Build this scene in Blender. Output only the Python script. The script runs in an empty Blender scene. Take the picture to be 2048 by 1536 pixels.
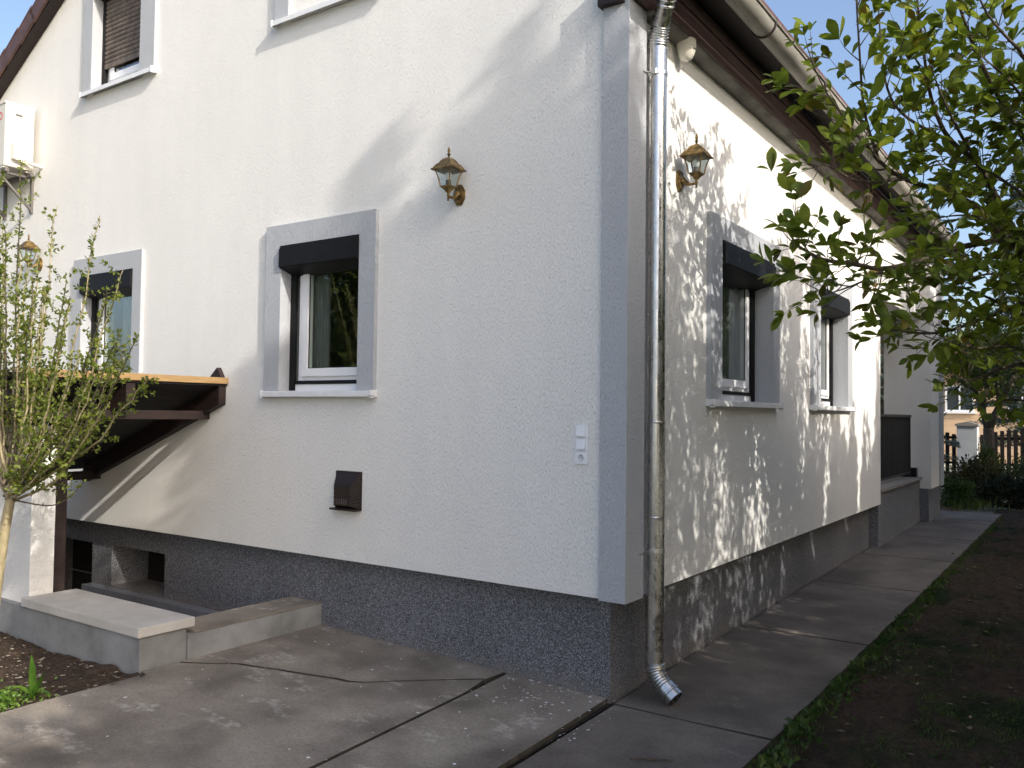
import bpy, bmesh, math, random
import numpy as np
from mathutils import Vector, Matrix
R = math.radians
rng = np.random.default_rng(7)
random.seed(7)
scene = bpy.context.scene
COL = scene.collection

# ------------------------------------------------------------------ camera
YAW, PITCH, ROLL, FPX = 0.6038, 0.0342, 0.0120, 1708.1
cam_d = bpy.data.cameras.new('camera')
cam = bpy.data.objects.new('camera', cam_d)
COL.objects.link(cam)
fw = Vector((-math.sin(YAW)*math.cos(PITCH), math.cos(YAW)*math.cos(PITCH), math.sin(PITCH)))
rt = Vector((math.cos(YAW), math.sin(YAW), 0)); up = rt.cross(fw)
r2 = rt*math.cos(ROLL)+up*math.sin(ROLL); u2 = up*math.cos(ROLL)-rt*math.sin(ROLL)
M = Matrix((r2, u2, -fw)).transposed().to_4x4()
M.translation = (2.3869, -4.6689, 1.6)
cam.matrix_world = M
cam_d.sensor_fit = 'HORIZONTAL'; cam_d.sensor_width = 36.0
cam_d.lens = 36.0*FPX/2048.0
cam_d.clip_start = 0.05; cam_d.clip_end = 2000
scene.camera = cam

# ------------------------------------------------------------------ light
SUN = Vector((3.8, -1.0, 2.2)).normalized()
world = bpy.data.worlds.new('World'); scene.world = world; world.use_nodes = True
wn = world.node_tree.nodes; wl = world.node_tree.links; wn.clear()
wo = wn.new('ShaderNodeOutputWorld'); bg = wn.new('ShaderNodeBackground'); sky = wn.new('ShaderNodeTexSky')
sky.sky_type = 'NISHITA'; sky.sun_disc = False
sky.sun_elevation = math.asin(SUN.z); sky.sun_rotation = math.atan2(SUN.x, SUN.y)
sky.altitude = 150; sky.air_density = 0.85; sky.dust_density = 4.0; sky.ozone_density = 1.0
bg.inputs['Strength'].default_value = 0.13
wl.new(sky.outputs[0], bg.inputs[0]); wl.new(bg.outputs[0], wo.inputs[0])
sun_d = bpy.data.lights.new('sun', 'SUN'); sun_d.energy = 2.0; sun_d.angle = R(0.55); sun_d.color = (1.0, 0.94, 0.85)
sun_o = bpy.data.objects.new('sun', sun_d); COL.objects.link(sun_o)
sun_o.rotation_euler = SUN.to_track_quat('Z', 'Y').to_euler(); sun_o.location = SUN*40
scene.view_settings.view_transform = 'Standard'; scene.view_settings.look = 'None'
scene.view_settings.gamma = 1.0; scene.view_settings.use_curve_mapping = False
scene.view_settings.exposure = 1.17
scene.cycles.max_bounces = 8; scene.cycles.transparent_max_bounces = 16

# ------------------------------------------------------------------ materials
class NT:
    def __init__(s, name):
        s.m = bpy.data.materials.new(name); s.m.use_nodes = True
        s.t = s.m.node_tree; s.b = s.t.nodes['Principled BSDF']; s.out = s.t.nodes['Material Output']
    def n(s, typ, **kw):
        nd = s.t.nodes.new(typ)
        for k, v in kw.items():
            if k in nd.inputs: nd.inputs[k].default_value = v
            else: setattr(nd, k, v)
        return nd
    def l(s, a, b): s.t.links.new(a, b)
    def coord(s, scale=(1, 1, 1), obj=False):
        if obj:
            tc = s.n('ShaderNodeTexCoord'); o = tc.outputs['Object']
        else:
            g = s.n('ShaderNodeNewGeometry'); o = g.outputs['Position']
        mp = s.n('ShaderNodeMapping'); mp.inputs['Scale'].default_value = scale
        s.l(o, mp.inputs['Vector']); return mp.outputs['Vector']
    def noise(s, vec, scale, detail=3, rough=0.5):
        nd = s.n('ShaderNodeTexNoise'); nd.inputs['Scale'].default_value = scale
        nd.inputs['Detail'].default_value = detail; nd.inputs['Roughness'].default_value = rough
        s.l(vec, nd.inputs['Vector']); return nd.outputs['Fac']
    def ramp(s, fac, stops):
        r = s.n('ShaderNodeValToRGB'); el = r.color_ramp.elements
        while len(el) < len(stops): el.new(0.5)
        for e, (p, c) in zip(el, stops):
            e.position = p; e.color = (*c, 1) if len(c) == 3 else c
        s.l(fac, r.inputs['Fac']); return r.outputs['Color']
    def mix(s, fac, a, b, mode='MIX'):
        m = s.n('ShaderNodeMix'); m.data_type = 'RGBA'; m.blend_type = mode
        for inp, v in ((m.inputs[0], fac), (m.inputs[6], a), (m.inputs[7], b)):
            if isinstance(v, (int, float)): inp.default_value = v
            elif isinstance(v, tuple): inp.default_value = (*v, 1)
            else: s.l(v, inp)
        return m.outputs[2]
    def bump(s, h, dist, strength=1.0, prev=None):
        b = s.n('ShaderNodeBump'); b.inputs['Distance'].default_value = dist; b.inputs['Strength'].default_value = strength
        s.l(h, b.inputs['Height'])
        if prev is not None: s.l(prev, b.inputs['Normal'])
        return b.outputs['Normal']
    def set(s, col=None, rough=None, metal=None, normal=None, spec=None):
        b = s.b
        for inp, v in (('Base Color', col), ('Roughness', rough), ('Metallic', metal), ('Normal', normal), ('Specular IOR Level', spec)):
            if v is None: continue
            if isinstance(v, (int, float)): b.inputs[inp].default_value = v
            elif isinstance(v, tuple): b.inputs[inp].default_value = (*v, 1)
            else: s.l(v, b.inputs[inp])
        return s.m

def grey(v): return (v, v, v)

def mat_stucco(name, col, dist=0.0048, tone=0.05):
    t = NT(name)
    # scratched render: short vertical grooves broken by a finer grain
    v1 = t.coord((1, 1, 0.38)); v2 = t.coord()
    a = t.noise(v1, 150, 1, 0.5); b = t.noise(v2, 240, 2, 0.6)
    ar = t.ramp(a, [(0.33, grey(0)), (0.45, grey(1))])
    h = t.mix(0.30, ar, b)
    n = t.bump(h, dist, 1.0)
    big = t.noise(v2, 0.9, 4, 0.6); streak = t.noise(t.coord((2.5, 2.5, 0.35)), 1.6, 4, 0.6)
    dirt = t.mix(0.5, big, streak)
    c0 = tuple(x*(1-tone) for x in col); c1 = tuple(min(1, x*(1+tone*0.6)) for x in col)
    c = t.ramp(dirt, [(0.30, c0), (0.70, c1)])
    return t.set(c, 0.92, 0, n, 0.25)

def mat_plinth():
    t = NT('plinth_grit')
    v = t.coord()
    vo = t.n('ShaderNodeTexVoronoi'); vo.inputs['Scale'].default_value = 210; t.l(v, vo.inputs['Vector'])
    sep = t.n('ShaderNodeSeparateColor'); t.l(vo.outputs['Color'], sep.inputs[0])
    c = t.ramp(sep.outputs[0], [(0.0, (0.036, 0.037, 0.042)), (0.45, (0.102, 0.106, 0.120)), (0.8, (0.22, 0.228, 0.25)), (1.0, (0.38, 0.38, 0.40))])
    n = t.bump(vo.outputs['Distance'], 0.003, 0.8)
    big = t.noise(v, 1.3, 4)
    c = t.mix(1.0, c, t.ramp(big, [(0.3, grey(0.82)), (0.7, grey(1.06))]), 'MULTIPLY')
    # dust and mud splashed up unevenly from the paving
    sx = t.n('ShaderNodeSeparateXYZ'); t.l(v, sx.inputs[0])
    wob = t.n('ShaderNodeMath', operation='MULTIPLY_ADD'); t.l(t.noise(t.coord((3, 3, 1)), 3.0, 6, 0.7), wob.inputs[0]); wob.inputs[1].default_value = -0.42; t.l(sx.outputs[2], wob.inputs[2])
    mf = t.n('ShaderNodeMapRange'); mf.inputs['From Min'].default_value = -0.27; mf.inputs['From Max'].default_value = -0.40; mf.inputs['To Max'].default_value = 0.55; t.l(wob.outputs[0], mf.inputs['Value'])
    c = t.mix(mf.outputs['Result'], c, (0.17, 0.15, 0.13))
    return t.set(c, 0.75, 0, n, 0.4)

def mat_concrete(name, col, light, dark, patch=0.6):
    t = NT(name)
    v = t.coord()
    base = t.noise(v, 2.2, 6, 0.62)
    fine = t.noise(v, 60, 5, 0.65)
    c = t.ramp(base, [(0.28, dark), (0.70, col)])
    g = t.ramp(fine, [(0.25, grey(0.72)), (0.75, grey(1.22))])
    c = t.mix(1.0, c, g, 'MULTIPLY')
    # scuffed pale laitance patches and a few dark stains
    p1 = t.noise(t.coord((1.0, 1.6, 1)), 3.1, 3, 0.55); p2 = t.noise(v, 19, 5, 0.75)
    pm = t.mix(1.0, t.ramp(p1, [(0.585, grey(0)), (0.64, grey(1))]), t.ramp(p2, [(0.44, grey(0)), (0.58, grey(patch))]), 'MULTIPLY')
    c = t.mix(pm, c, light)
    s = t.noise(v, 1.1, 3, 0.5)
    c = t.mix(1.0, c, t.ramp(s, [(0.33, grey(0.66)), (0.55, grey(1))]), 'MULTIPLY')
    n = t.bump(t.mix(0.4, fine, p2), 0.0035, 0.7)
    return t.set(c, t.ramp(base, [(0.3, grey(0.72)), (0.7, grey(0.95))]), 0, n, 0.3)

def mat_noise(name, c0, c1, scale=8, rough=0.7, bumpd=0.0, bscale=60, metal=0, stretch=(1, 1, 1), obj=False, spec=0.4, detail=4):
    t = NT(name)
    v = t.coord(stretch, obj)
    c = t.ramp(t.noise(v, scale, detail, 0.6), [(0.3, c0), (0.7, c1)])
    n = t.bump(t.noise(v, bscale, 3), bumpd) if bumpd else None
    return t.set(c, rough, metal, n, spec)

def mat_leaf(name, cols, trans=(0.30, 0.42, 0.05), tfac=0.45, rough=0.45, vscale=6.0):
    t = NT(name)
    v = t.coord()
    oi = t.n('ShaderNodeObjectInfo')
    nz = t.noise(v, vscale, 2)
    add = t.n('ShaderNodeMath', operation='ADD'); t.l(nz, add.inputs[0])
    mul = t.n('ShaderNodeMath', operation='MULTIPLY_ADD'); t.l(oi.outputs['Random'], mul.inputs[0]); mul.inputs[1].default_value = 0.4; mul.inputs[2].default_value = -0.2
    t.l(mul.outputs[0], add.inputs[1])
    c = t.ramp(add.outputs[0], [(0.30, cols[0]), (0.5, cols[1]), (0.72, cols[2])])
    t.set(c, rough, 0, None, 0.35)
    tr = t.n('ShaderNodeBsdfTranslucent'); t.l(t.mix(1.0, c, tuple(min(1, x*6) for x in trans), 'MULTIPLY'), tr.inputs['Color'])
    mx = t.n('ShaderNodeMixShader'); mx.inputs[0].default_value = tfac
    t.l(t.b.outputs[0], mx.inputs[1]); t.l(tr.outputs[0], mx.inputs[2]); t.l(mx.outputs[0], t.out.inputs['Surface'])
    return t.m

def mat_glass(name, tint=(0.92, 0.96, 0.94), ior=1.52, boost=1.0):
    t = NT(name)
    t.t.nodes.remove(t.b)
    fr = t.n('ShaderNodeFresnel'); ge = t.n('ShaderNodeNewGeometry')
    mr = t.n('ShaderNodeMapRange'); mr.inputs['To Min'].default_value = ior; mr.inputs['To Max'].default_value = 1/ior
    t.l(ge.outputs['Backfacing'], mr.inputs['Value']); t.l(mr.outputs['Result'], fr.inputs['IOR'])
    gl = t.n('ShaderNodeBsdfGlossy'); gl.inputs['Roughness'].default_value = 0.015; gl.inputs['Color'].default_value = (1, 1, 1, 1)
    tr = t.n('ShaderNodeBsdfTransparent'); tr.inputs['Color'].default_value = (*tint, 1)
    mu = t.n('ShaderNodeMath', operation='MULTIPLY'); mu.use_clamp = True; t.l(fr.outputs[0], mu.inputs[0]); mu.inputs[1].default_value = boost
    mx = t.n('ShaderNodeMixShader'); t.l(mu.outputs[0], mx.inputs[0]); t.l(tr.outputs[0], mx.inputs[1]); t.l(gl.outputs[0], mx.inputs[2])
    t.l(mx.outputs[0], t.out.inputs['Surface'])
    return t.m

def mat_soil():
    t = NT('soil')
    v = t.coord()
    c = t.ramp(t.noise(v, 26, 6, 0.7), [(0.30, (0.030, 0.020, 0.014)), (0.55, (0.075, 0.053, 0.037)), (0.80, (0.16, 0.125, 0.09))])
    n = t.bump(t.noise(v, 45, 5, 0.7), 0.02, 0.9)
    return t.set(c, 0.97, 0, n, 0.15)

def mat_lawn():
    t = NT('lawn_earth')
    v = t.coord()
    earth = t.ramp(t.noise(v, 30, 6, 0.7), [(0.30, (0.024, 0.017, 0.012)), (0.6, (0.068, 0.049, 0.034)), (0.85, (0.17, 0.13, 0.088))])
    moss = t.ramp(t.noise(v, 40, 4), [(0.3, (0.008, 0.014, 0.005)), (0.7, (0.020, 0.034, 0.010))])
    f = t.ramp(t.noise(v, 1.1, 5, 0.6), [(0.50, grey(0)), (0.62, grey(1))])
    n = t.bump(t.noise(v, 55, 5, 0.7), 0.02, 0.9)
    return t.set(t.mix(f, earth, moss), 0.97, 0, n, 0.15)

def mat_brick():
    t = NT('tan_brickwork')
    tc = t.coord((1, 1, 1))
    sp = t.n('ShaderNodeSeparateXYZ'); t.l(tc, sp.inputs[0])
    cb = t.n('ShaderNodeCombineXYZ'); t.l(sp.outputs[0], cb.inputs[0]); t.l(sp.outputs[2], cb.inputs[1])
    br = t.n('ShaderNodeTexBrick'); br.inputs['Scale'].default_value = 1.0
    br.inputs['Brick Width'].default_value = 0.25; br.inputs['Row Height'].default_value = 0.075; br.inputs['Mortar Size'].default_value = 0.008
    br.inputs['Color1'].default_value = (0.62, 0.42, 0.25, 1); br.inputs['Color2'].default_value = (0.52, 0.33, 0.19, 1); br.inputs['Mortar'].default_value = (0.5, 0.42, 0.33, 1)
    t.l(cb.outputs[0], br.inputs['Vector'])
    return t.set(br.outputs['Color'], 0.9)

MT = {}
MT['render'] = mat_stucco('white_render', (0.815, 0.805, 0.775))
MT['grey_render'] = mat_stucco('grey_render', (0.450, 0.468, 0.495), 0.0045)
MT['plinth'] = mat_plinth()
MT['concrete'] = mat_concrete('patio_concrete', (0.325, 0.285, 0.235), (0.52, 0.48, 0.42), (0.175, 0.148, 0.12), 0.55)
MT['path'] = mat_concrete('path_concrete', (0.215, 0.185, 0.155), (0.30, 0.275, 0.24), (0.13, 0.11, 0.092), 0.35)
MT['cap'] = mat_noise('capstone_concrete', (0.42, 0.40, 0.365), (0.58, 0.555, 0.52), 3.0, 0.8, 0.0012, 120, detail=8)
MT['grey_paint'] = mat_noise('grey_painted_concrete', (0.17, 0.17, 0.165), (0.30, 0.305, 0.305), 3.5, 0.85, 0.002, 90, detail=8)
MT['blue_paint'] = mat_noise('blue_grey_paint', (0.13, 0.14, 0.165), (0.19, 0.20, 0.23), 5, 0.7, 0.001, 90)
MT['wood'] = mat_noise('dark_brown_stained_wood', (0.012, 0.007, 0.006), (0.028, 0.015, 0.013), 7, 0.55, 0.0008, 70, 0, (1, 1, 6))
MT['dark_board'] = mat_noise('dark_underside_boards', (0.006, 0.0045, 0.004), (0.014, 0.010, 0.008), 8, 0.7)  # boards near black, shade of the undersides put into their colour
MT['fascia'] = mat_noise('red_brown_fascia_wood', (0.085, 0.050, 0.048), (0.150, 0.095, 0.090), 6, 0.6, 0.001, 60, 0, (5, 0.6, 5))
MT['yellow_wood'] = mat_noise('fresh_varnished_pine', (0.27, 0.17, 0.075), (0.37, 0.24, 0.11), 9, 0.45, 0.0004, 60, 0, (6, 0.5, 6))
MT['cornice'] = mat_noise('weathered_grey_cornice', (0.07, 0.065, 0.06), (0.24, 0.225, 0.20), 5, 0.85, 0.003, 30, 0, (1, 0.5, 1.6), detail=6)
MT['gutter'] = mat_noise('cream_gutter', (0.12, 0.114, 0.10), (0.33, 0.315, 0.28), 4, 0.75, 0.001, 40, 0, (2.0, 0.35, 2.0), detail=6)
MT['tile'] = mat_noise('brown_roof_tile', (0.070, 0.034, 0.026), (0.125, 0.062, 0.046), 9, 0.5, 0.001, 50)
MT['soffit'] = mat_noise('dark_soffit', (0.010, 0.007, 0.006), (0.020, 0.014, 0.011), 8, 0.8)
MT['anthracite'] = mat_noise('anthracite_aluminium', (0.009, 0.009, 0.010), (0.014, 0.014, 0.015), 12, 0.5, 0, 60, 0, spec=0.15)
MT['black_rubber'] = mat_noise('black_gasket', (0.010, 0.010, 0.010), (0.016, 0.016, 0.016), 12, 0.6)
MT['pvc'] = mat_noise('white_pvc', (0.74, 0.75, 0.77), (0.80, 0.81, 0.82), 6, 0.3)
MT['sill'] = mat_noise('white_sill', (0.70, 0.71, 0.72), (0.80, 0.81, 0.82), 14, 0.4)
MT['ac'] = mat_noise('cream_white_enamel', (0.62, 0.59, 0.51), (0.68, 0.65, 0.57), 5, 0.4)
MT['ac_dark'] = mat_noise('dark_grey_recess', (0.10, 0.09, 0.085), (0.14, 0.13, 0.12), 5, 0.6)
MT['red'] = mat_noise('red_print', (0.55, 0.03, 0.03), (0.62, 0.04, 0.04), 5, 0.4)
MT['label'] = mat_noise('pale_sticker', (0.66, 0.70, 0.73), (0.72, 0.75, 0.78), 90, 0.5)
MT['switch'] = mat_noise('white_switch_plastic', (0.78, 0.80, 0.83), (0.82, 0.84, 0.86), 5, 0.3)
MT['vent'] = mat_noise('dark_brown_vent_plastic', (0.022, 0.015, 0.014), (0.034, 0.023, 0.021), 12, 0.45)
MT['hole'] = mat_noise('vent_hole_black', (0.003, 0.003, 0.003), (0.005, 0.005, 0.005), 5, 0.9)
MT['bronze'] = mat_noise('antique_bronze', (0.045, 0.030, 0.012), (0.34, 0.225, 0.08), 30, 0.42, 0.0006, 120, 0.55, obj=True)
MT['glass'] = mat_glass('window_glass', boost=1.7)
MT['lamp_glass'] = mat_glass('lamp_glass', (0.86, 0.92, 0.92), 1.45)
MT['bulb'] = mat_noise('frosted_bulb', (0.70, 0.70, 0.68), (0.75, 0.75, 0.72), 5, 0.25)
MT['dome'] = mat_noise('ivory_plastic', (0.66, 0.63, 0.54), (0.71, 0.68, 0.60), 5, 0.35)
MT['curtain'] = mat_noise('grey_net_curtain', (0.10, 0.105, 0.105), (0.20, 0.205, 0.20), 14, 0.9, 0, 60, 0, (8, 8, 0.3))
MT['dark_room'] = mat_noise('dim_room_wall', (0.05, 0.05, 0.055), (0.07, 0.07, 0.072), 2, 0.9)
MT['slat'] = mat_noise('dusty_brown_shutter_slat', (0.085, 0.066, 0.056), (0.20, 0.16, 0.13), 16, 0.6, 0, 60, 0, (1, 1, 0.6), detail=6)
t = NT('galvanised_steel')
v = t.coord((1, 1, 0.25))
sp = t.noise(v, 38, 5, 0.7)
MT['steel'] = t.set(t.ramp(sp, [(0.3, grey(0.46)), (0.7, grey(0.68))]), t.ramp(t.noise(t.coord((1, 1, 0.5)), 22, 4, 0.6), [(0.3, grey(0.18)), (0.75, grey(0.44))]), 1.0, t.bump(t.noise(v, 7, 2), 0.0025, 0.5))
MT['steel_clamp'] = mat_noise('zinc_clamp', grey(0.55), grey(0.72), 30, 0.35, 0, 60, 1.0)
MT['soil'] = mat_soil(); MT['lawn'] = mat_lawn()
MT['joint'] = mat_noise('dark_joint_earth', (0.015, 0.012, 0.009), (0.035, 0.028, 0.02), 20, 0.95, 0.004, 60)
MT['slab_edge'] = mat_noise('earth_stained_slab_edge', (0.035, 0.029, 0.023), (0.085, 0.072, 0.06), 9, 0.95, 0.004, 50)
MT['ground'] = mat_noise('garden_ground', (0.20, 0.205, 0.15), (0.34, 0.34, 0.27), 3, 0.95, 0.01, 30)
MT['stone'] = mat_noise('pale_pebble', (0.16, 0.135, 0.10), (0.42, 0.37, 0.29), 30, 0.85, 0, 60)
MT['grit'] = mat_noise('grey_grit', (0.10, 0.09, 0.08), (0.30, 0.28, 0.25), 40, 0.95)
MT['chip'] = mat_noise('white_plaster_chip', (0.62, 0.64, 0.64), (0.76, 0.77, 0.76), 30, 0.85)
MT['dry'] = mat_noise('dry_leaf', (0.10, 0.07, 0.04), (0.26, 0.20, 0.13), 20, 0.85)
MT['bark'] = mat_noise('grey_brown_bark', (0.045, 0.035, 0.025), (0.12, 0.095, 0.07), 18, 0.9, 0.004, 60, 0, (1, 1, 0.35))
MT['pale_bark'] = mat_noise('pale_olive_bark', (0.22, 0.18, 0.10), (0.42, 0.36, 0.22), 22, 0.85, 0.003, 70, 0, (1, 1, 0.4))
MT['mag'] = mat_leaf('magnolia_leaf', [(0.13, 0.185, 0.028), (0.21, 0.275, 0.042), (0.31, 0.345, 0.06)], (0.24, 0.27, 0.09), 0.52, 0.42, 9)
MT['mag_y'] = mat_leaf('magnolia_leaf_turning', [(0.08, 0.09, 0.014), (0.15, 0.14, 0.020), (0.21, 0.15, 0.03)], (0.22, 0.22, 0.08), 0.42, 0.45, 9)
MT['shrub'] = mat_leaf('shrub_leaf', [(0.070, 0.105, 0.016), (0.15, 0.19, 0.030), (0.26, 0.285, 0.055)], (0.20, 0.22, 0.08), 0.35, 0.5, 14)
MT['tree'] = mat_leaf('tree_leaf', [(0.018, 0.036, 0.009), (0.040, 0.068, 0.014), (0.075, 0.105, 0.022)], (0.20, 0.24, 0.07), 0.30, 0.5, 3)
MT['hedge'] = mat_leaf('column_tree_leaf', [(0.06, 0.085, 0.03), (0.10, 0.13, 0.045), (0.15, 0.175, 0.065)], (0.30, 0.30, 0.17), 0.5, 0.55, 3)
MT['spruce'] = mat_leaf('blue_spruce_needles', [(0.045, 0.070, 0.062), (0.095, 0.135, 0.120), (0.17, 0.215, 0.185)], (0.1, 0.12, 0.1), 0.10, 0.7, 5)
MT['bush'] = mat_leaf('dark_bush_leaf', [(0.010, 0.016, 0.006), (0.022, 0.032, 0.010), (0.045, 0.055, 0.018)], (0.18, 0.2, 0.07), 0.25, 0.6, 5)
MT['bush_y'] = mat_leaf('yellow_bush_leaf', [(0.025, 0.026, 0.009), (0.06, 0.056, 0.018), (0.13, 0.11, 0.04)], (0.2, 0.2, 0.08), 0.30, 0.6, 5)
MT['grass'] = mat_leaf('grass_blade', [(0.026, 0.056, 0.012), (0.050, 0.095, 0.018), (0.10, 0.13, 0.034)], (0.18, 0.24, 0.06), 0.3, 0.6, 4)
MT['weed'] = mat_leaf('weed_leaf', [(0.055, 0.13, 0.018), (0.10, 0.20, 0.028), (0.17, 0.27, 0.04)], (0.18, 0.25, 0.05), 0.4, 0.45, 12)
MT['brick'] = mat_brick()
MT['pillar'] = mat_noise('grey_gate_plaster', (0.42, 0.44, 0.46), (0.50, 0.52, 0.54), 3, 0.9, 0.002, 60)
MT['picket'] = mat_noise('dark_fence_wood', (0.006, 0.004, 0.0035), (0.013, 0.008, 0.007), 10, 0.7, 0, 60)
MT['rail_iron'] = mat_noise('black_iron', (0.012, 0.012, 0.013), (0.020, 0.020, 0.022), 12, 0.5)
MT['ledge_stone'] = mat_noise('grey_ledge_stone', (0.20, 0.19, 0.175), (0.30, 0.285, 0.265), 6, 0.8, 0.002, 60)
MT['paving'] = mat_noise('far_paving', (0.22, 0.16, 0.13), (0.34, 0.26, 0.22), 5, 0.9)

# ------------------------------------------------------------------ helpers
def link(o, parent=None):
    COL.objects.link(o)
    if parent is not None: o.parent = parent
    return o
def tag(o, label=None, cat=None, group=None, kind=None):
    if label: o['label'] = label
    if cat: o['category'] = cat
    if group: o['group'] = group
    if kind: o['kind'] = kind
    return o
def empty(name, loc=(0, 0, 0), rz=0.0, parent=None):
    o = bpy.data.objects.new(name, None); o.location = loc; o.rotation_euler = (0, 0, rz)
    o.empty_display_size = 0.1
    return link(o, parent)
def obj(name, me, mat, parent=None, smooth=False):
    if isinstance(me, MB): me = me.mesh(name)
    o = bpy.data.objects.new(name, me)
    if mat is not None and not me.materials:
        for mm in (mat if isinstance(mat, (list, tuple)) else [mat]):
            me.materials.append(MT[mm] if isinstance(mm, str) else mm)
    if smooth:
        for p in me.polygons: p.use_smooth = True
    return link(o, parent)
def copy_tree(o, parent=None):
    c = o.copy(); COL.objects.link(c); c.parent = parent
    for ch in list(o.children): copy_tree(ch, c)
    return c

class MB:
    """collects geometry for one mesh"""
    def __init__(s): s.v = []; s.f = []; s.mi = []; s.cur = 0
    def add(s, vs, fs):
        b = len(s.v); s.v += [tuple(x) for x in vs]; s.f += [tuple(i+b for i in f) for f in fs]; s.mi += [s.cur]*len(fs); return s
    def box(s, x0, x1, y0, y1, z0, z1):
        return s.add([(x0,y0,z0),(x1,y0,z0),(x1,y1,z0),(x0,y1,z0),(x0,y0,z1),(x1,y0,z1),(x1,y1,z1),(x0,y1,z1)],
                     [(0,3,2,1),(4,5,6,7),(0,1,5,4),(1,2,6,5),(2,3,7,6),(3,0,4,7)])
    def bbox(s, x0, x1, y0, y1, z0, z1, b=0.005):
        """box with chamfered edges"""
        bm = bmesh.new(); bmesh.ops.create_cube(bm, size=1)
        for vv in bm.verts:
            vv.co = Vector((x0 if vv.co.x < 0 else x1, y0 if vv.co.y < 0 else y1, z0 if vv.co.z < 0 else z1))
        bmesh.ops.bevel(bm, geom=bm.edges[:], offset=b, segments=2, profile=0.7, affect='EDGES')
        bm.verts.index_update()
        s.add([vv.co[:] for vv in bm.verts], [tuple(x.index for x in f.verts) for f in bm.faces]); bm.free(); return s
    def extrude(s, poly, axis, a, b):
        """poly 2D in the other two axes (cyclic order), prism from a to b on axis"""
        n = len(poly)
        def p(q, w):
            if axis == 'x': return (w, q[0], q[1])
            if axis == 'y': return (q[0], w, q[1])
            return (q[0], q[1], w)
        vs = [p(q, a) for q in poly]+[p(q, b) for q in poly]
        fs = [tuple(range(n))[::-1], tuple(range(n, 2*n))]+[(i, (i+1) % n, n+(i+1) % n, n+i) for i in range(n)]
        return s.add(vs, fs)
    def tube(s, pts, rad, seg=8, cap=True):
        pts = [Vector(p) for p in pts]; n = len(pts)
        rs = list(rad) if isinstance(rad, (list, tuple)) else [rad]*n
        if len(rs) != n:   # resample a taper to the number of points
            rs = [float(x) for x in np.interp(np.linspace(0, 1, n), np.linspace(0, 1, len(rs)), rs)]
        ref = Vector((0.0, 0.0, 1.0)); base = len(s.v); prev = None
        for i, p in enumerate(pts):
            d = (pts[min(i+1, n-1)]-pts[max(i-1, 0)])
            d = d.normalized() if d.length > 1e-9 else Vector((0, 0, 1))
            if prev is None:
                a = d.orthogonal().normalized() if abs(d.z) < 0.99 else Vector((1, 0, 0))
                a = (a-d*a.dot(d)).normalized()
            else:
                a = (prev-d*prev.dot(d))
                a = a.normalized() if a.length > 1e-6 else d.orthogonal().normalized()
            prev = a; b = d.cross(a)
            for k in range(seg):
                an = 2*math.pi*k/seg; s.v.append(tuple(p+(a*math.cos(an)+b*math.sin(an))*rs[i]))
        nf = 0
        for i in range(n-1):
            for k in range(seg):
                s.f.append((base+i*seg+k, base+i*seg+(k+1) % seg, base+(i+1)*seg+(k+1) % seg, base+(i+1)*seg+k)); nf += 1
        if cap:
            s.f.append(tuple(base+k for k in range(seg))[::-1]); s.f.append(tuple(base+(n-1)*seg+k for k in range(seg))); nf += 2
        s.mi += [s.cur]*nf
        return s
    def lathe(s, prof, seg=24, c=(0, 0, 0), rot=0.0, sq=False):
        """profile [(r,z)...] round the z axis"""
        base = len(s.v); n = len(prof)
        for r, z in prof:
            for k in range(seg):
                a = rot+2*math.pi*k/seg; s.v.append((c[0]+r*math.cos(a), c[1]+r*math.sin(a), c[2]+z))
        nf = 0
        for i in range(n-1):
            for k in range(seg):
                s.f.append((base+i*seg+k, base+i*seg+(k+1) % seg, base+(i+1)*seg+(k+1) % seg, base+(i+1)*seg+k)); nf += 1
        s.f.append(tuple(base+k for k in range(seg))[::-1]); s.f.append(tuple(base+(n-1)*seg+k for k in range(seg))); nf += 2
        s.mi += [s.cur]*nf
        return s
    def mesh(s, name):
        me = bpy.data.meshes.new(name); me.from_pydata(s.v, [], s.f)
        if any(s.mi): me.polygons.foreach_set('material_index', s.mi)
        me.validate(); me.update(); return me

def smooth_by_angle(o, ang=40):
    me = o.data
    for p in me.polygons: p.use_smooth = True
    bm = bmesh.new(); bm.from_mesh(me)
    for e in bm.edges:
        if len(e.link_faces) == 2 and e.calc_face_angle(0) > R(ang): e.smooth = False
    bm.to_mesh(me); bm.free()
    return o

def faces_mesh(name, V, nper, mats, mi=None, smooth=False):
    """V: (N, nper, 3) separate polygons"""
    V = np.asarray(V, dtype=np.float32); N = V.shape[0]
    me = bpy.data.meshes.new(name)
    me.vertices.add(N*nper); me.vertices.foreach_set('co', V.reshape(-1))
    me.loops.add(N*nper); me.loops.foreach_set('vertex_index', np.arange(N*nper, dtype=np.int32))
    me.polygons.add(N); me.polygons.foreach_set('loop_start', np.arange(0, N*nper, nper, dtype=np.int32))
    me.polygons.foreach_set('loop_total', np.full(N, nper, dtype=np.int32))
    for m in mats: me.materials.append(MT[m])
    if mi is not None: me.polygons.foreach_set('material_index', np.asarray(mi, dtype=np.int32))
    me.update(calc_edges=True); me.validate()
    return me

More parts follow.
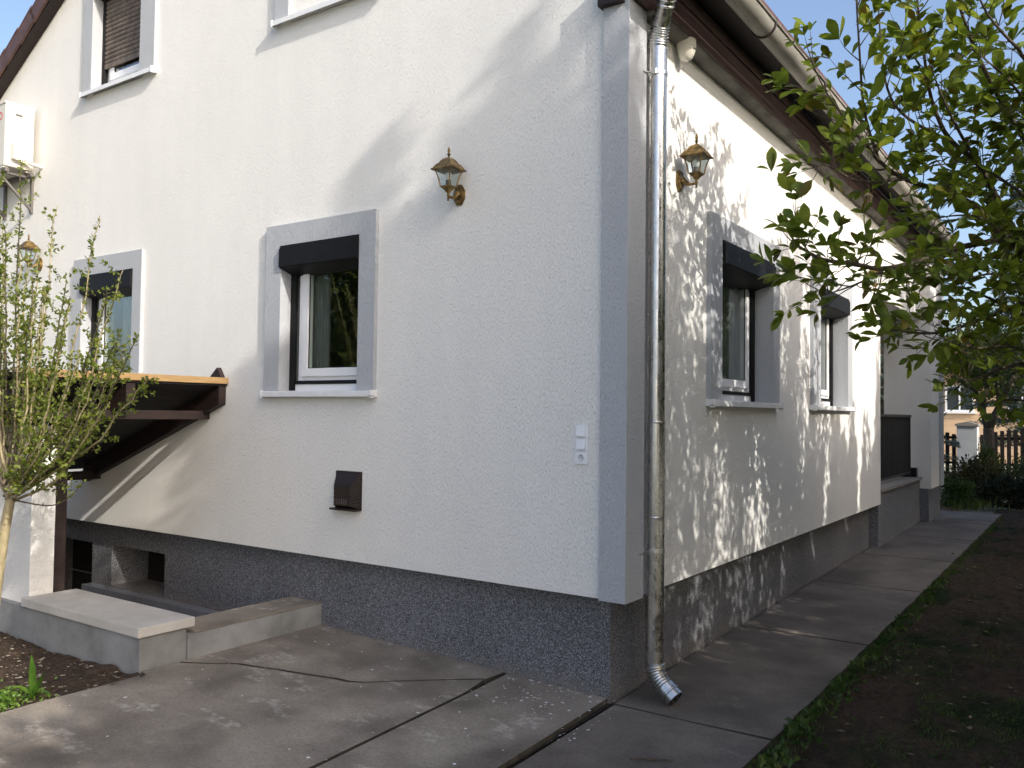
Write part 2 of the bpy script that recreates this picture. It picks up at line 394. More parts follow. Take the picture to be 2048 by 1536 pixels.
def unit(a): return a/np.maximum(np.linalg.norm(a, axis=-1, keepdims=True), 1e-9)
def leaf_cloud(P, D, length, width, up=0.3, spread=0.8, g=None):
    """diamond shaped leaves at points P pointing roughly along D; returns (N,4,3)"""
    g = g or rng
    N = len(P)
    d = unit(D+g.normal(0, spread, (N, 3))+np.array([0, 0, up]))
    nrm = unit(np.cross(d, g.normal(0, 1, (N, 3))))
    L = length*(0.6+0.8*g.random((N, 1))); W = width*(0.6+0.8*g.random((N, 1)))
    s = np.cross(d, nrm)
    a = P; b = P+d*L*0.5+s*W*0.5; c = P+d*L+nrm*L*0.12; e = P+d*L*0.5-s*W*0.5
    return np.stack([a, b, c, e], 1)

# ------------------------------------------------------------------ ground
PIT = (-7.3, -3.06, -1.10, 0.5)
def path_z(y): return -0.19+0.012*min(max(y, 0), 13)
def ground_z(x, y):
    if x >= -0.2: return path_z(y)-0.12
    if x < -2.6: return -0.22
    return -0.26
def make_ground():
    xs = [-400, -120, -40, -20, -12, PIT[0], -5, PIT[1], -2.66, -2.60, -1.5, -0.25, -0.15, 0.5, 1.0, 2, 3, 5, 8, 14, 30, 80, 400]
    ys = [-400, -100, -30, -12, -7, -4, -2.5, -1.45, PIT[2], PIT[3], 3, 6, 9, 12, 14, 18, 25, 40, 100, 500]
    vs = [(x, y, ground_z(x, y)) for y in ys for x in xs]; n = len(xs); fs = []
    for j in range(len(ys)-1):
        for i in range(n-1):
            if xs[i] >= PIT[0]-1e-6 and xs[i+1] <= PIT[1]+1e-6 and ys[j] >= PIT[2]-1e-6 and ys[j+1] <= PIT[3]+1e-6: continue
            fs.append((j*n+i, j*n+i+1, (j+1)*n+i+1, (j+1)*n+i))
    mb = MB(); mb.add(vs, fs)
    return tag(obj('ground', mb, 'ground'), kind='structure')
make_ground()

def bumpy_sheet(name, x0, x1, y0, y1, nx, ny, zf, amp, mat):
    mb = MB(); vs = []; g = np.random.default_rng(3)
    h = g.normal(0, 1, (ny+1, nx+1))
    for _ in range(2): h = (h+np.roll(h, 1, 0)+np.roll(h, 1, 1)+np.roll(h, -1, 0)+np.roll(h, -1, 1))/2.6
    for j in range(ny+1):
        for i in range(nx+1):
            x = x0+(x1-x0)*i/nx; y = y0+(y1-y0)*j/ny
            vs.append((x, y, zf(x, y)+amp*float(h[j, i])))
    mb.add(vs, [(j*(nx+1)+i, j*(nx+1)+i+1, (j+1)*(nx+1)+i+1, (j+1)*(nx+1)+i) for j in range(ny) for i in range(nx)])
    return tag(obj(name, mb, mat, smooth=True), kind='structure')
lawn_z = lambda x, y: path_z(y)-0.030
bumpy_sheet('lawn', 0.80, 4.6, -6.5, 13.6, 120, 420, lawn_z, 0.011, 'lawn')
bumpy_sheet('soil_bed', -8.0, -2.62, -5.5, -1.46, 110, 80, lambda x, y: -0.115+0.012*math.sin(x*3+y*2), 0.008, 'soil')

# patio slabs: concrete falling gently towards the house corner
def patio_z(x): return -0.17-0.030*(x+0.13)
def slab(name, poly, zf, mat, parent, thick=0.08, inset=0.004):
    bm = bmesh.new()
    top = [bm.verts.new((x, y, zf(x, y))) for x, y in poly]
    f = bm.faces.new(top)
    if f.calc_area() and f.normal.z < 0: f.normal_flip()
    bm.normal_update()
    r = bmesh.ops.extrude_face_region(bm, geom=[f])
    for e in r['geom']:
        if isinstance(e, bmesh.types.BMVert): e.co.z -= thick
    bmesh.ops.recalc_face_normals(bm, faces=bm.faces[:])
    for ff in bm.faces:
        if abs(ff.normal.z) < 0.5: ff.material_index = 1
    me = bpy.data.meshes.new(name); bm.to_mesh(me); bm.free()
    return obj(name, me, [mat, 'slab_edge'], parent)
patio = tag(empty('patio', (-1.4, -1.5, -0.17)), kind='structure')
patio_inv = Matrix.Translation((1.4, 1.5, 0.17))
crack = [(-2.715, -1.16), (-2.55, -1.06), (-2.40, -0.93), (-2.24, -0.884), (-2.12, -0.842), (-2.0, -0.815), (-1.85, -0.775), (-1.69, -0.716), (-1.59, -0.70), (-1.50, -0.658), (-1.38, -0.506), (-1.30, -0.44), (-1.235, -0.361), (-1.09, -0.22), (-0.955, -0.095)]
def jag(x, k): return 0.004*math.sin(x*37+k)+0.003*math.sin(x*91+2*k)
cA = [(x, y+0.011+0.007*abs(math.sin(x*9))+jag(x, 0)) for x, y in crack]
cB = [(x, y-0.011-0.006*abs(math.sin(x*9+1))+jag(x, 0)) for x, y in crack]
pz = lambda x, y: patio_z(x)
def patio_slab(poly):
    o = slab('slab', poly, pz, 'concrete', patio); o.data.transform(patio_inv); return o
patio_slab(cA+[(-0.94, 0.16), (-2.715, 0.16)])
patio_slab(cB[::-1]+[(-2.715, -1.435), (-2.66, -1.44), (-2.655, -1.70), (-2.665, -2.1), (-2.64, -2.6), (-2.65, -7.5), (-0.80, -7.5), (-0.825, -1.81), (-0.90, -0.4)])
patio_slab([(-0.912, 0.16), (-0.876, -0.4), (-0.797, -1.81), (-0.770, -7.5), (0.0, -7.5), (-0.06, -1.9), (-0.115, -1.1), (-0.165, 0.16)])

mb = MB(); mb.add([(-2.64, -7.4, patio_z(-2.64)-0.03), (-0.02, -7.4, patio_z(-0.1)-0.03), (-0.13, 0.14, patio_z(-0.1)-0.03), (-2.70, 0.14, patio_z(-2.70)-0.03)], [(0, 1, 2, 3)])
tag(obj('patio_bedding', mb, 'joint'), kind='structure')
mb = MB(); mb.add([(-0.12, -7.4, path_z(-7)-0.03), (0.84, -7.4, path_z(-7)-0.03), (0.84, 0, path_z(0)-0.03), (-0.14, 0, path_z(0)-0.03), (0.90, 12.3, path_z(12.3)-0.03), (-0.14, 12.3, path_z(12.3)-0.03)], [(0, 1, 2, 3), (3, 2, 4, 5)])
tag(obj('path_bedding', mb, 'joint'), kind='structure')
path = tag(empty('path', (0.4, 5, -0.15)), kind='structure')
pj = [-7.5, -2.2, 0.1, 2.4, 4.72, 6.75, 8.75, 10.75, 12.35]
for a, b in zip(pj[:-1], pj[1:]):
    e0 = 0.87+0.007*max(a, 0); e1 = 0.87+0.007*max(b, 0); g = 0.011
    lx0 = -0.11 if b > 0.2 else (-0.075 if a > -3 else 0.02); lx1 = -0.13 if b > 0.2 else -0.10
    if a < 0.2 and b < 0.2: lx0, lx1 = (0.02, -0.06) if a < -3 else (-0.05, -0.10)
    poly = [(lx0, a+g), ((e0+e1)/2-0.5, a+g+jag(a, 1)), (e0, a+g+0.01)]
    k = 9
    poly += [(e0+(e1-e0)*i/k+0.008*math.sin(i*2.1+a*5), a+(b-a)*i/k) for i in range(1, k)]
    poly += [(e1, b-g), ((e0+e1)/2-0.5, b-g+jag(b, 2)), (lx1, b-g)]
    o = slab('slab', poly, lambda x, y: path_z(y), 'path', path); o.data.transform(Matrix.Translation((-0.4, -5, 0.15)))
far = MB(); far.box(-2.5, 0.15, 13.2, 21.0, -0.2, -0.055)
tag(obj('far_paving', far, 'paving'), kind='structure')

# ------------------------------------------------------------------ house
ZB = 0.4677
XR, ZR, SL = -4.463, 7.28, 0.581
def roof_under(x): return ZR-SL*abs(x-XR)
house = tag(empty('house', (-4.5, 4, -0.15)), 'white rendered house with grey window surrounds and a dark grey plinth', 'house')
HI = Matrix.Translation((4.5, -4, 0.15))
def hpart(name, mb, mat, smooth=False):
    me = mb.mesh(name) if isinstance(mb, MB) else mb
    me.transform(HI); return obj(name, me, mat, house, smooth)

def strip_wall(breaks, openings, top, bottom, thick, tomap):
    """wall with real openings; a along the wall, z up; tomap(a, depth, z)"""
    idx = {}; vs = []; fs = []
    def V(a, d, z):
        k = (round(a, 4), round(d, 4), round(z, 4))
        if k not in idx: idx[k] = len(vs); vs.append(tomap(a, d, z))
        return idx[k]
    zall = sorted(set([bottom]+[z for o in openings for z in (o[2], o[3])]))
    cells = set()
    for i in range(len(breaks)-1):
        a0, a1 = breaks[i], breaks[i+1]
        zs = [z for z in zall if z < min(top(a0), top(a1))-1e-4]
        for j, z0 in enumerate(zs):
            last = j == len(zs)-1
            z1 = None if last else zs[j+1]
            hole = any(a0 >= o[0]-1e-6 and a1 <= o[1]+1e-6 and z0 >= o[2]-1e-6 and (z1 is not None and z1 <= o[3]+1e-6) for o in openings)
            if hole: continue
            t0 = top(a0) if last else z1; t1 = top(a1) if last else z1
            fs.append((V(a0, 0, z0), V(a1, 0, z0), V(a1, 0, t1), V(a0, 0, t0)))
            fs.append((V(a0, thick, z0), V(a0, thick, t0), V(a1, thick, t1), V(a1, thick, z0)))
    for a0, a1, z0, z1 in openings:
        fs.append((V(a0, 0, z0), V(a0, 0, z1), V(a0, thick, z1), V(a0, thick, z0)))
        fs.append((V(a1, 0, z1), V(a1, 0, z0), V(a1, thick, z0), V(a1, thick, z1)))
        fs.append((V(a0, 0, z1), V(a1, 0, z1), V(a1, thick, z1), V(a0, thick, z1)))
        fs.append((V(a1, 0, z0), V(a0, 0, z0), V(a0, thick, z0), V(a1, thick, z0)))
    b0, b1 = breaks[0], breaks[-1]
    fs.append((V(b0, 0, bottom), V(b0, thick, bottom), V(b1, thick, bottom), V(b1, 0, bottom)))
    mb = MB(); mb.add(vs, fs); return mb

# window list on the gable: outer left, outer right, inner left, inner right, sill z, inner top, outer top
GW = {'W2': (-3.30, -2.064, -3.116, -2.232, 1.753, 2.945, 3.117),
      'W3': (-6.309, -5.096, -6.146, -5.240, 1.753, 2.945, 3.117),
      'W1': (-6.235, -4.985, -6.085, -5.225, 4.838, 6.03, 6.20),
      'W6': (-3.262, -2.02, -3.09, -2.20, 4.832, 6.03, 6.20)}
RW = {'W4': (1.306, 2.935, 1.534, 2.760, 1.713, 2.937, 3.110),
      'W5': (4.026, 5.647, 4.300, 5.437, 1.713, 2.937, 3.110)}
ov = 0.012
gop = [(w[2]-ov, w[3]+ov, w[4]-0.03, w[5]+ov) for w in GW.values()]
rop = [(w[2]-ov, w[3]+ov, w[4]-0.03, w[5]+ov) for w in RW.values()]
br = sorted(set([-9.75, 0.0, XR]+[a for o in gop for a in o[:2]]))
wall_g = strip_wall(br, gop, lambda a: roof_under(a), ZB, 0.32, lambda a, d, z: (a, d, z))
hpart('wall', wall_g, 'render')
br = sorted(set([0.0, 7.33]+[a for o in rop for a in o[:2]]))
wall_r = strip_wall(br, rop, lambda a: 4.45, ZB, 0.32, lambda a, d, z: (-d-0.0005, a+0.0005, z))
hpart('wall', wall_r, 'render')
mb = MB(); mb.box(-9.75, -9.43, 0.33, 7.3, ZB, 4.2); hpart('wall', mb, 'render')
mb = MB(); mb.extrude([(-9.42, ZB), (-0.33, ZB), (-0.33, 4.5), (XR, ZR-0.05), (-9.42, 4.3)], 'y', 7.0, 7.32); hpart('wall', mb, 'render')
mb = MB(); mb.box(-0.30, 0.0, 7.335, 10.448, 3.19, 4.45); hpart('header_wall', mb, 'render')
mb = MB(); mb.box(-0.565, 0.135, 10.45, 11.30, ZB, 4.45); hpart('wing_wall', mb, 'render')
mb = MB(); mb.bbox(0.02, 0.165, 11.30, 11.62, ZB, 4.45, 0.006); hpart('pilaster', mb, 'grey_render')
mb = MB(); mb.box(-2.2, -0.301, 7.33, 10.449, 3.195, 3.25); hpart('porch_ceiling', mb, 'dark_board')
mb = MB(); mb.box(-1.35, -1.05, 7.335, 10.9, ZB, 4.45); hpart('added_porch_wall', mb, 'render')  # unseen wall added to close off sky light and darken the porch
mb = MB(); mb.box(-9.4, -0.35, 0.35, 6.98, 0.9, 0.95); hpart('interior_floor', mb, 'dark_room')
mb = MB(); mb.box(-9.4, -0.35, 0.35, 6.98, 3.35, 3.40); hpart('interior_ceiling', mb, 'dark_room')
# plinth, with the cellar window niche and the cellar doorway
PX, PY = -0.145, 0.115
nop = [(-5.72, -4.83, -0.155, 0.245), (-7.25, -6.07, -2.2, 0.235)]
br = sorted(set([-9.7, PX]+[a for o in nop for a in o[:2]]))
pl = strip_wall(br, nop, lambda a: ZB+0.02, -2.3, 0.45, lambda a, d, z: (a, PY+d, z))
hpart('plinth', pl, 'plinth')
mb = MB(); mb.box(PX-0.3, PX-0.0005, PY+0.0005, 7.33, -0.5, ZB+0.02); hpart('plinth', mb, 'plinth')
mb = MB(); mb.box(-2.2, -0.03, 7.331, 10.449, -0.5, 0.615); hpart('plinth', mb, 'plinth')
mb = MB(); mb.box(-0.56, 0.10, 10.451, 11.60, -0.5, ZB+0.02); hpart('plinth', mb, 'plinth')
mb = MB(); mb.box(-5.80, -4.75, PY+0.40, PY+0.46, -0.25, 0.3); mb.box(-7.3, -6.0, PY+0.44, PY+0.5, -2.3, 0.3); hpart('cellar_dark_backing', mb, 'soffit')  # near-black sheets stand in for the darkness inside both openings
mb = MB(); mb.bbox(-2.2, 0.012, 7.336, 10.447, 0.617, 0.655, 0.004); hpart('porch_ledge', mb, 'ledge_stone')
mb = MB(); mb.box(-0.53, -0.06, 10.30, 10.446, 0.657, 0.80); hpart('porch_upstand', mb, 'anthracite')
# corner pilaster
mb = MB()
mb.bbox(-0.1475, 0.034, -0.04, 0.205, ZB-0.004, 4.16, 0.004)
hpart('pilaster', mb, 'grey_render')
# eaves: frieze boards, cornice moulding, gutter, roof
mb = MB(); mb.bbox(0.005, 0.125, -0.02, 11.9, 4.168, 4.328, 0.004); o = hpart('fascia_board', mb, 'fascia')
mb = MB(); mb.bbox(0.005, 0.135, -0.02, 11.9, 4.334, 4.425, 0.004); hpart('fascia_board', mb, 'fascia')
prof = [(0.001, 4.16)]+[(0.001+0.105*math.sin(R(a)), 4.083+0.077*(1-math.cos(R(a)))) for a in range(0, 91, 10)][::-1]
prof = [(0.001, 4.166), (0.114, 4.166)]+[(0.001+0.113*math.cos(R(a))**0.6, 4.158-0.022*math.sin(R(a))) for a in range(0, 91, 9)]
mb = MB(); mb.extrude(prof, 'y', 0.207, 11.85); smooth_by_angle(hpart('cornice', mb, 'cornice'))
mb = MB(); mb.bbox(-0.165, 0.003, -0.085, 0.30, 4.13, 4.32, 0.004); hpart('fascia_end', mb, 'wood')
g = MB(); GX, GZ, GR = 0.45, 4.335, 0.080
th = 0.006; pts = []
for a in range(180, 361, 12): pts.append((GX+GR*math.cos(R(a)), GZ+0.03+GR*1.05*math.sin(R(a))))
for a in range(360, 179, -12): pts.append((GX+(GR-th)*math.cos(R(a)), GZ+0.03+(GR*1.05-th)*math.sin(R(a))))
n = len(pts); yy = (-0.14, 12.1)
vs = [(p[0], y, p[1]) for y in yy for p in pts]
g.add(vs, [(i, (i+1) % n, n+(i+1) % n, n+i) for i in range(n)]+[tuple([i, i+1, n-2-i, n-1-i]) for i in range(n//2-1)]+[tuple([n+i, n+n-1-i, n+n-2-i, n+i+1]) for i in range(n//2-1)])
g.tube([(GX+GR+0.004, yy[0], GZ+0.034), (GX+GR+0.004, yy[1], GZ+0.034)], 0.010, 8)
gut = smooth_by_angle(hpart('gutter', g, 'gutter'))
bk = MB(); bk.tube([(GX+(GR+0.008)*math.cos(R(a)), 0, GZ+0.03+(GR*1.05+0.008)*math.sin(R(a))) for a in range(180, 376, 15)], 0.008, 6)
bk.tube([(GX-GR-0.006, 0, GZ+0.03), (GX-GR-0.02, 0, GZ+0.12)], 0.008, 6)
bme = bk.mesh('gutter_bracket'); bme.transform(Matrix.Translation((4.5, -4, 0.15)))
for k in range(9):
    o = obj('gutter_bracket', bme, 'wood', gut, smooth=True); o.location = (0, 1.22+1.3*k, 0)
# roof slabs
ro = MB()
x_e = GX+0.01; y0r, y1r = -0.12, 12.0
ze = roof_under(x_e)
ro.extrude([(0.14, roof_under(0.14)+0.002), (x_e, ze+0.002), (x_e+0.005, ze+0.10), (XR, ZR+0.22), (-10.2, roof_under(-10.2)+0.10), (-10.2, roof_under(-10.2)+0.002), (XR, ZR+0.002)], 'y', y0r, y1r)
roof = hpart('roof', ro, 'tile'); 
sf = MB(); sf.extrude([(0.136, 4.44), (0.36, 4.40), (x_e-0.01, ze-0.004), (0.136, roof_under(0.136)-0.004)], 'y', -0.10, 11.95)
hpart('soffit', sf, 'soffit')
# verge: barge board and the tile ends along the left slope
vb = MB()
for (xa, xb) in ((-10.2, XR), (XR, x_e)):
    za, zb2 = roof_under(xa), roof_under(xb)
    vb.add([(xa, -0.125, za-0.008), (xb, -0.125, zb2-0.008), (xb, -0.125, zb2+0.09), (xa, -0.125, za+0.09), (xa, -0.002, za-0.008), (xb, -0.002, zb2-0.008), (xb, -0.002, zb2+0.09), (xa, -0.002, za+0.09)],
           [(0, 1, 2, 3), (5, 4, 7, 6), (0, 4, 5, 1), (3, 2, 6, 7), (1, 5, 6, 2), (4, 0, 3, 7)])
hpart('barge_board', vb, 'wood')
tl = MB()
tl.extrude([(-0.02, 0.015), (0.37, -0.012), (0.37, 0.075), (0.02, 0.105), (-0.02, 0.09)], 'y', -0.035, 0.20)
tl.extrude([(-0.02, -0.075), (0.355, -0.095), (0.355, -0.005), (-0.02, 0.02)], 'y', -0.037, -0.012)
tl.tube([(-0.02, 0.0, 0.088), (0.37, 0.0, 0.060)], [0.042, 0.036], 8)
tme = tl.mesh('verge_tile')
ang = math.atan(SL); k = 0
while True:
    s = k*0.335; x = XR-s*math.cos(ang)
    if x < -9.9: break
    o = obj('verge_tile', tme, 'tile', roof)
    # local x runs down the left slope
    o.matrix_local = Matrix.Translation((x+4.5, -0.128-4, ZR-s*math.sin(ang)+0.075+0.15)) @ Matrix.Rotation(math.pi, 4, 'Z') @ Matrix.Rotation(ang, 4, 'Y') @ Matrix.Diagonal((1, -1, 1, 1)) @ Matrix.Rotation(R(random.uniform(-0.8, 0.8)), 4, 'Y')
    k += 1

# ------------------------------------------------------------------ windows (local x along the wall, y into the wall, z up)
def window(tf, w, depth, label, curtain=(0, 0.4), shutter=0.0, box=True, dark_bar=True, ext=(0.0, 0.13)):
    o0, o1, i0, i1, zs, it, zt = w
    FP = 0.036
    B = HI @ tf
    def P(name, mb, mat, parent, smooth=False):
        me = mb.mesh(name); me.transform(B); return obj(name, me, mat, parent, smooth)
    yf = depth
    # fixed frame
    f = MB(); t = 0.062; a0, a1 = i0+0.075-ext[0], i1-0.055+ext[1]; zt2 = it-0.06; zb2 = zs+0.075
    y0, y1 = yf+0.022, yf+0.085
    f.bbox(a0, a0+t, y0, y1, zb2, zt2, 0.004); f.bbox(a1-t, a1, y0, y1, zb2, zt2, 0.004)
    f.bbox(a0+t, a1-t, y0+0.001, y1, zt2-t, zt2, 0.004); f.bbox(a0+t, a1-t, y0+0.001, y1, zb2, zb2+t, 0.004)
    f.box(a0-0.05, a1+0.05, y0-0.012, y1, zs-0.02, zb2-0.002)
    win = P('window', f, 'pvc', house)
    if label: win['label'] = label
    # sash
    s = MB(); q = 0.066; b0, b1 = a0+t-0.012, a1-t+0.012; c0, c1 = zb2+t-0.012, zt2-t+0.012
    ys = y0-0.016
    s.bbox(b0, b0+q, ys, y1-0.02, c0, c1, 0.006); s.bbox(b1-q, b1, ys, y1-0.02, c0, c1, 0.006)
    s.bbox(b0+q, b1-q, ys+0.001, y1-0.02, c1-q, c1, 0.006); s.bbox(b0+q, b1-q, ys+0.001, y1-0.02, c0, c0+q, 0.006)
    P('sash', s, 'pvc', win)
    gk = MB(); e = 0.006
    gk.box(b0+q-0.002, b0+q+e, ys+0.014, ys+0.022, c0+q, c1-q); gk.box(b1-q-e, b1-q+0.002, ys+0.014, ys+0.022, c0+q, c1-q)
    gk.box(b0+q, b1-q, ys+0.0145, ys+0.0215, c0+q-0.002, c0+q+e); gk.box(b0+q, b1-q, ys+0.0145, ys+0.0215, c1-q-e, c1-q+0.002)
    P('gasket', gk, 'black_rubber', win)
    p = MB(); p.box(b0+q-0.01, b1-q+0.01, ys+0.018, ys+0.024, c0+q-0.01, c1-q+0.01)
    P('pane', p, 'glass', win)
    # guide rails of the roller shutter
    for xa, xb in ((i0+0.001-ext[0], i0+0.055-ext[0]), (i1-0.055+ext[1], i1-0.001+ext[1])):
        r = MB(); r.bbox(xa, xb, yf-0.012, yf+0.02, zs+0.002, it-0.17, 0.003)
        r.box((xa+xb)/2-0.008, (xa+xb)/2+0.008, yf-0.0145, yf-0.011, zs+0.004, it-0.18)
        P('guide_rail', r, 'anthracite', win)
    if dark_bar:
        d = MB(); d.bbox(i0+0.056, i1-0.056, yf+0.0, yf+0.019, zs+0.062, zs+0.092, 0.003); P('end_slat', d, 'anthracite', win)
    if box:
        x0, x1 = i0+0.001, i1-0.001
        d = MB(); d.extrude([(-0.060, it-0.030), (-0.060, it-0.175), (-0.052, it-0.185), (yf+0.02, it-0.235), (yf+0.06, it-0.235), (yf+0.06, it-0.004), (-0.050, it-0.004), (-0.050, it-0.028)], 'x', x0, x1)
        P('shutter_box', d, 'anthracite', win)
    # surround: one raised U of render with its reveals
    m = MB(); yb = yf+0.12
    prof = [(o0, zs), (i0, zs), (i0, it), (i1, it), (i1, zs), (o1, zs), (o1, zt), (o0, zt)]
    n = len(prof); vs = [(a, -FP, z) for a, z in prof]
    def VV(a, d, z): vs.append((a, d, z)); return len(vs)-1
    fs = [(0, 1, 2, 7), (2, 3, 6, 7), (3, 4, 5, 6)]
    k = {}
    for i, (a, z) in enumerate(prof):
        inner = i in (1, 2, 3, 4); k[i] = VV(a, (yf-0.013 if (i > 2 and ext[1]) or (i < 3 and ext[0]) else yb) if inner and z < it-0.01 else (yb if inner else 0.02), z)
    for i in range(n):
        j = (i+1) % n
        if i in (0, 4): continue
        fs.append((i, k[i], k[j], j))
    m.add(vs, fs); P('surround', m, 'grey_render', win)
    # sill with folded lip and end caps
    sl = MB(); x0, x1 = o0-0.012, o1+0.012
    sl.extrude([(-0.068, zs-0.003), (-0.068, zs-0.042), (-0.060, zs-0.042), (-0.060, zs-0.016), (yf+0.02, zs+0.0), (yf+0.02, zs+0.012), (-0.060, zs+0.001)], 'x', x0+0.02, x1-0.02)
    S = P('sill', sl, 'sill', win)
    for xa, xb in ((x0, x0+0.022), (x1-0.022, x1)):
        c = MB(); c.bbox(xa, xb, -0.071, 0.03, zs-0.044, zs+0.008, 0.003); c.bbox(xa, xb, -0.071, -0.03, zs-0.052, zs-0.03, 0.004)
        P('sill_end_cap', c, 'sill', win)
    # curtain hanging inside
    if curtain:
        cm = MB(); n = 60; xa = b0+q+(b1-b0-2*q)*curtain[0]; xb = b0+q+(b1-b0-2*q)*curtain[1]
        vs = []
        for i in range(n+1):
            x = xa+(xb-xa)*i/n; y = y1+0.035+0.018*math.sin(i*0.9)+0.008*math.sin(i*2.3)
            vs += [(x, y, zb2), (x, y, zt2)]
        cm.add(vs, [(2*i, 2*i+2, 2*i+3, 2*i+1) for i in range(n)])
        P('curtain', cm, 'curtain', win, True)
    # lowered roller shutter, slat by slat
    if shutter > 0:
        z0 = zs+shutter; zz = z0; x0, x1 = i0+0.05, i1-0.05
        sm = MB(); sm.extrude([(yf+0.004, 0.0), (yf-0.004, 0.008), (yf-0.009, 0.020), (yf-0.009, 0.030), (yf-0.004, 0.040), (yf+0.003, 0.045), (yf+0.008, 0.045), (yf+0.008, 0.0)], 'x', x0, x1)
        me = sm.mesh('slat'); me.transform(B)
        eb = MB(); eb.bbox(x0, x1, yf-0.010, yf+0.010, z0-0.05, z0-0.002, 0.003); P('end_slat', eb, 'slat', win)
        while zz < it-0.02:
            s_ = obj('slat', me, 'slat', win); s_.location = (0, 0, zz); zz += 0.0475
    return win
I4 = Matrix.Identity(4)
window(I4, GW['W2'], 0.085, 'window with a white sash, half curtained, beside the wall lantern on the gable', (-0.22, 0.22))
window(I4, GW['W3'], 0.085, 'window half hidden behind the bush', (0.25, 0.95))
window(I4, GW['W1'], 0.085, 'upper window with its brown roller shutter almost fully down', None, shutter=0.30, dark_bar=False)
window(I4, GW['W6'], 0.085, 'upper window cut off by the top of the picture', None, shutter=0.30, dark_bar=False)
TR = Matrix.Rotation(math.pi/2, 4, 'Z')
window(TR, RW['W4'], 0.14, 'long side window nearest the downpipe', (0.55, 0.98), ext=(0.13, 0.0))
window(TR, RW['W5'], 0.14, 'long side window next to the porch', (0.55, 0.98), ext=(0.13, 0.0))

# porch railing: top rail, bottom rail, bars
rail = tag(empty('porch_railing', (-0.15, 8.9, 0.655)), 'black iron railing with close vertical bars on the porch ledge', 'railing')
def rp(name, mb): me = mb.mesh(name); return obj(name, me, 'rail_iron', rail)
mb = MB(); mb.bbox(-0.035, 0.035, -1.56, 1.36, 0.955, 0.995, 0.006); rp('top_rail', mb)
mb = MB(); mb.bbox(-0.02, 0.02, -1.56, 1.36, 0.06, 0.09, 0.003); rp('bottom_rail', mb)
for y in (-1.54, 1.33):
    mb = MB(); mb.bbox(-0.022, 0.022, y-0.022, y+0.022, 0.003, 0.954, 0.003); rp('post', mb)
barm = MB(); barm.bbox(-0.008, 0.008, -0.009, 0.009, 0.088, 0.957, 0.003); barme = barm.mesh('bar')
nb = 32
for i in range(nb):
    o = obj('bar', barme, 'rail_iron', rail); o.location = (0, -1.49+2.78*i/(nb-1), 0)

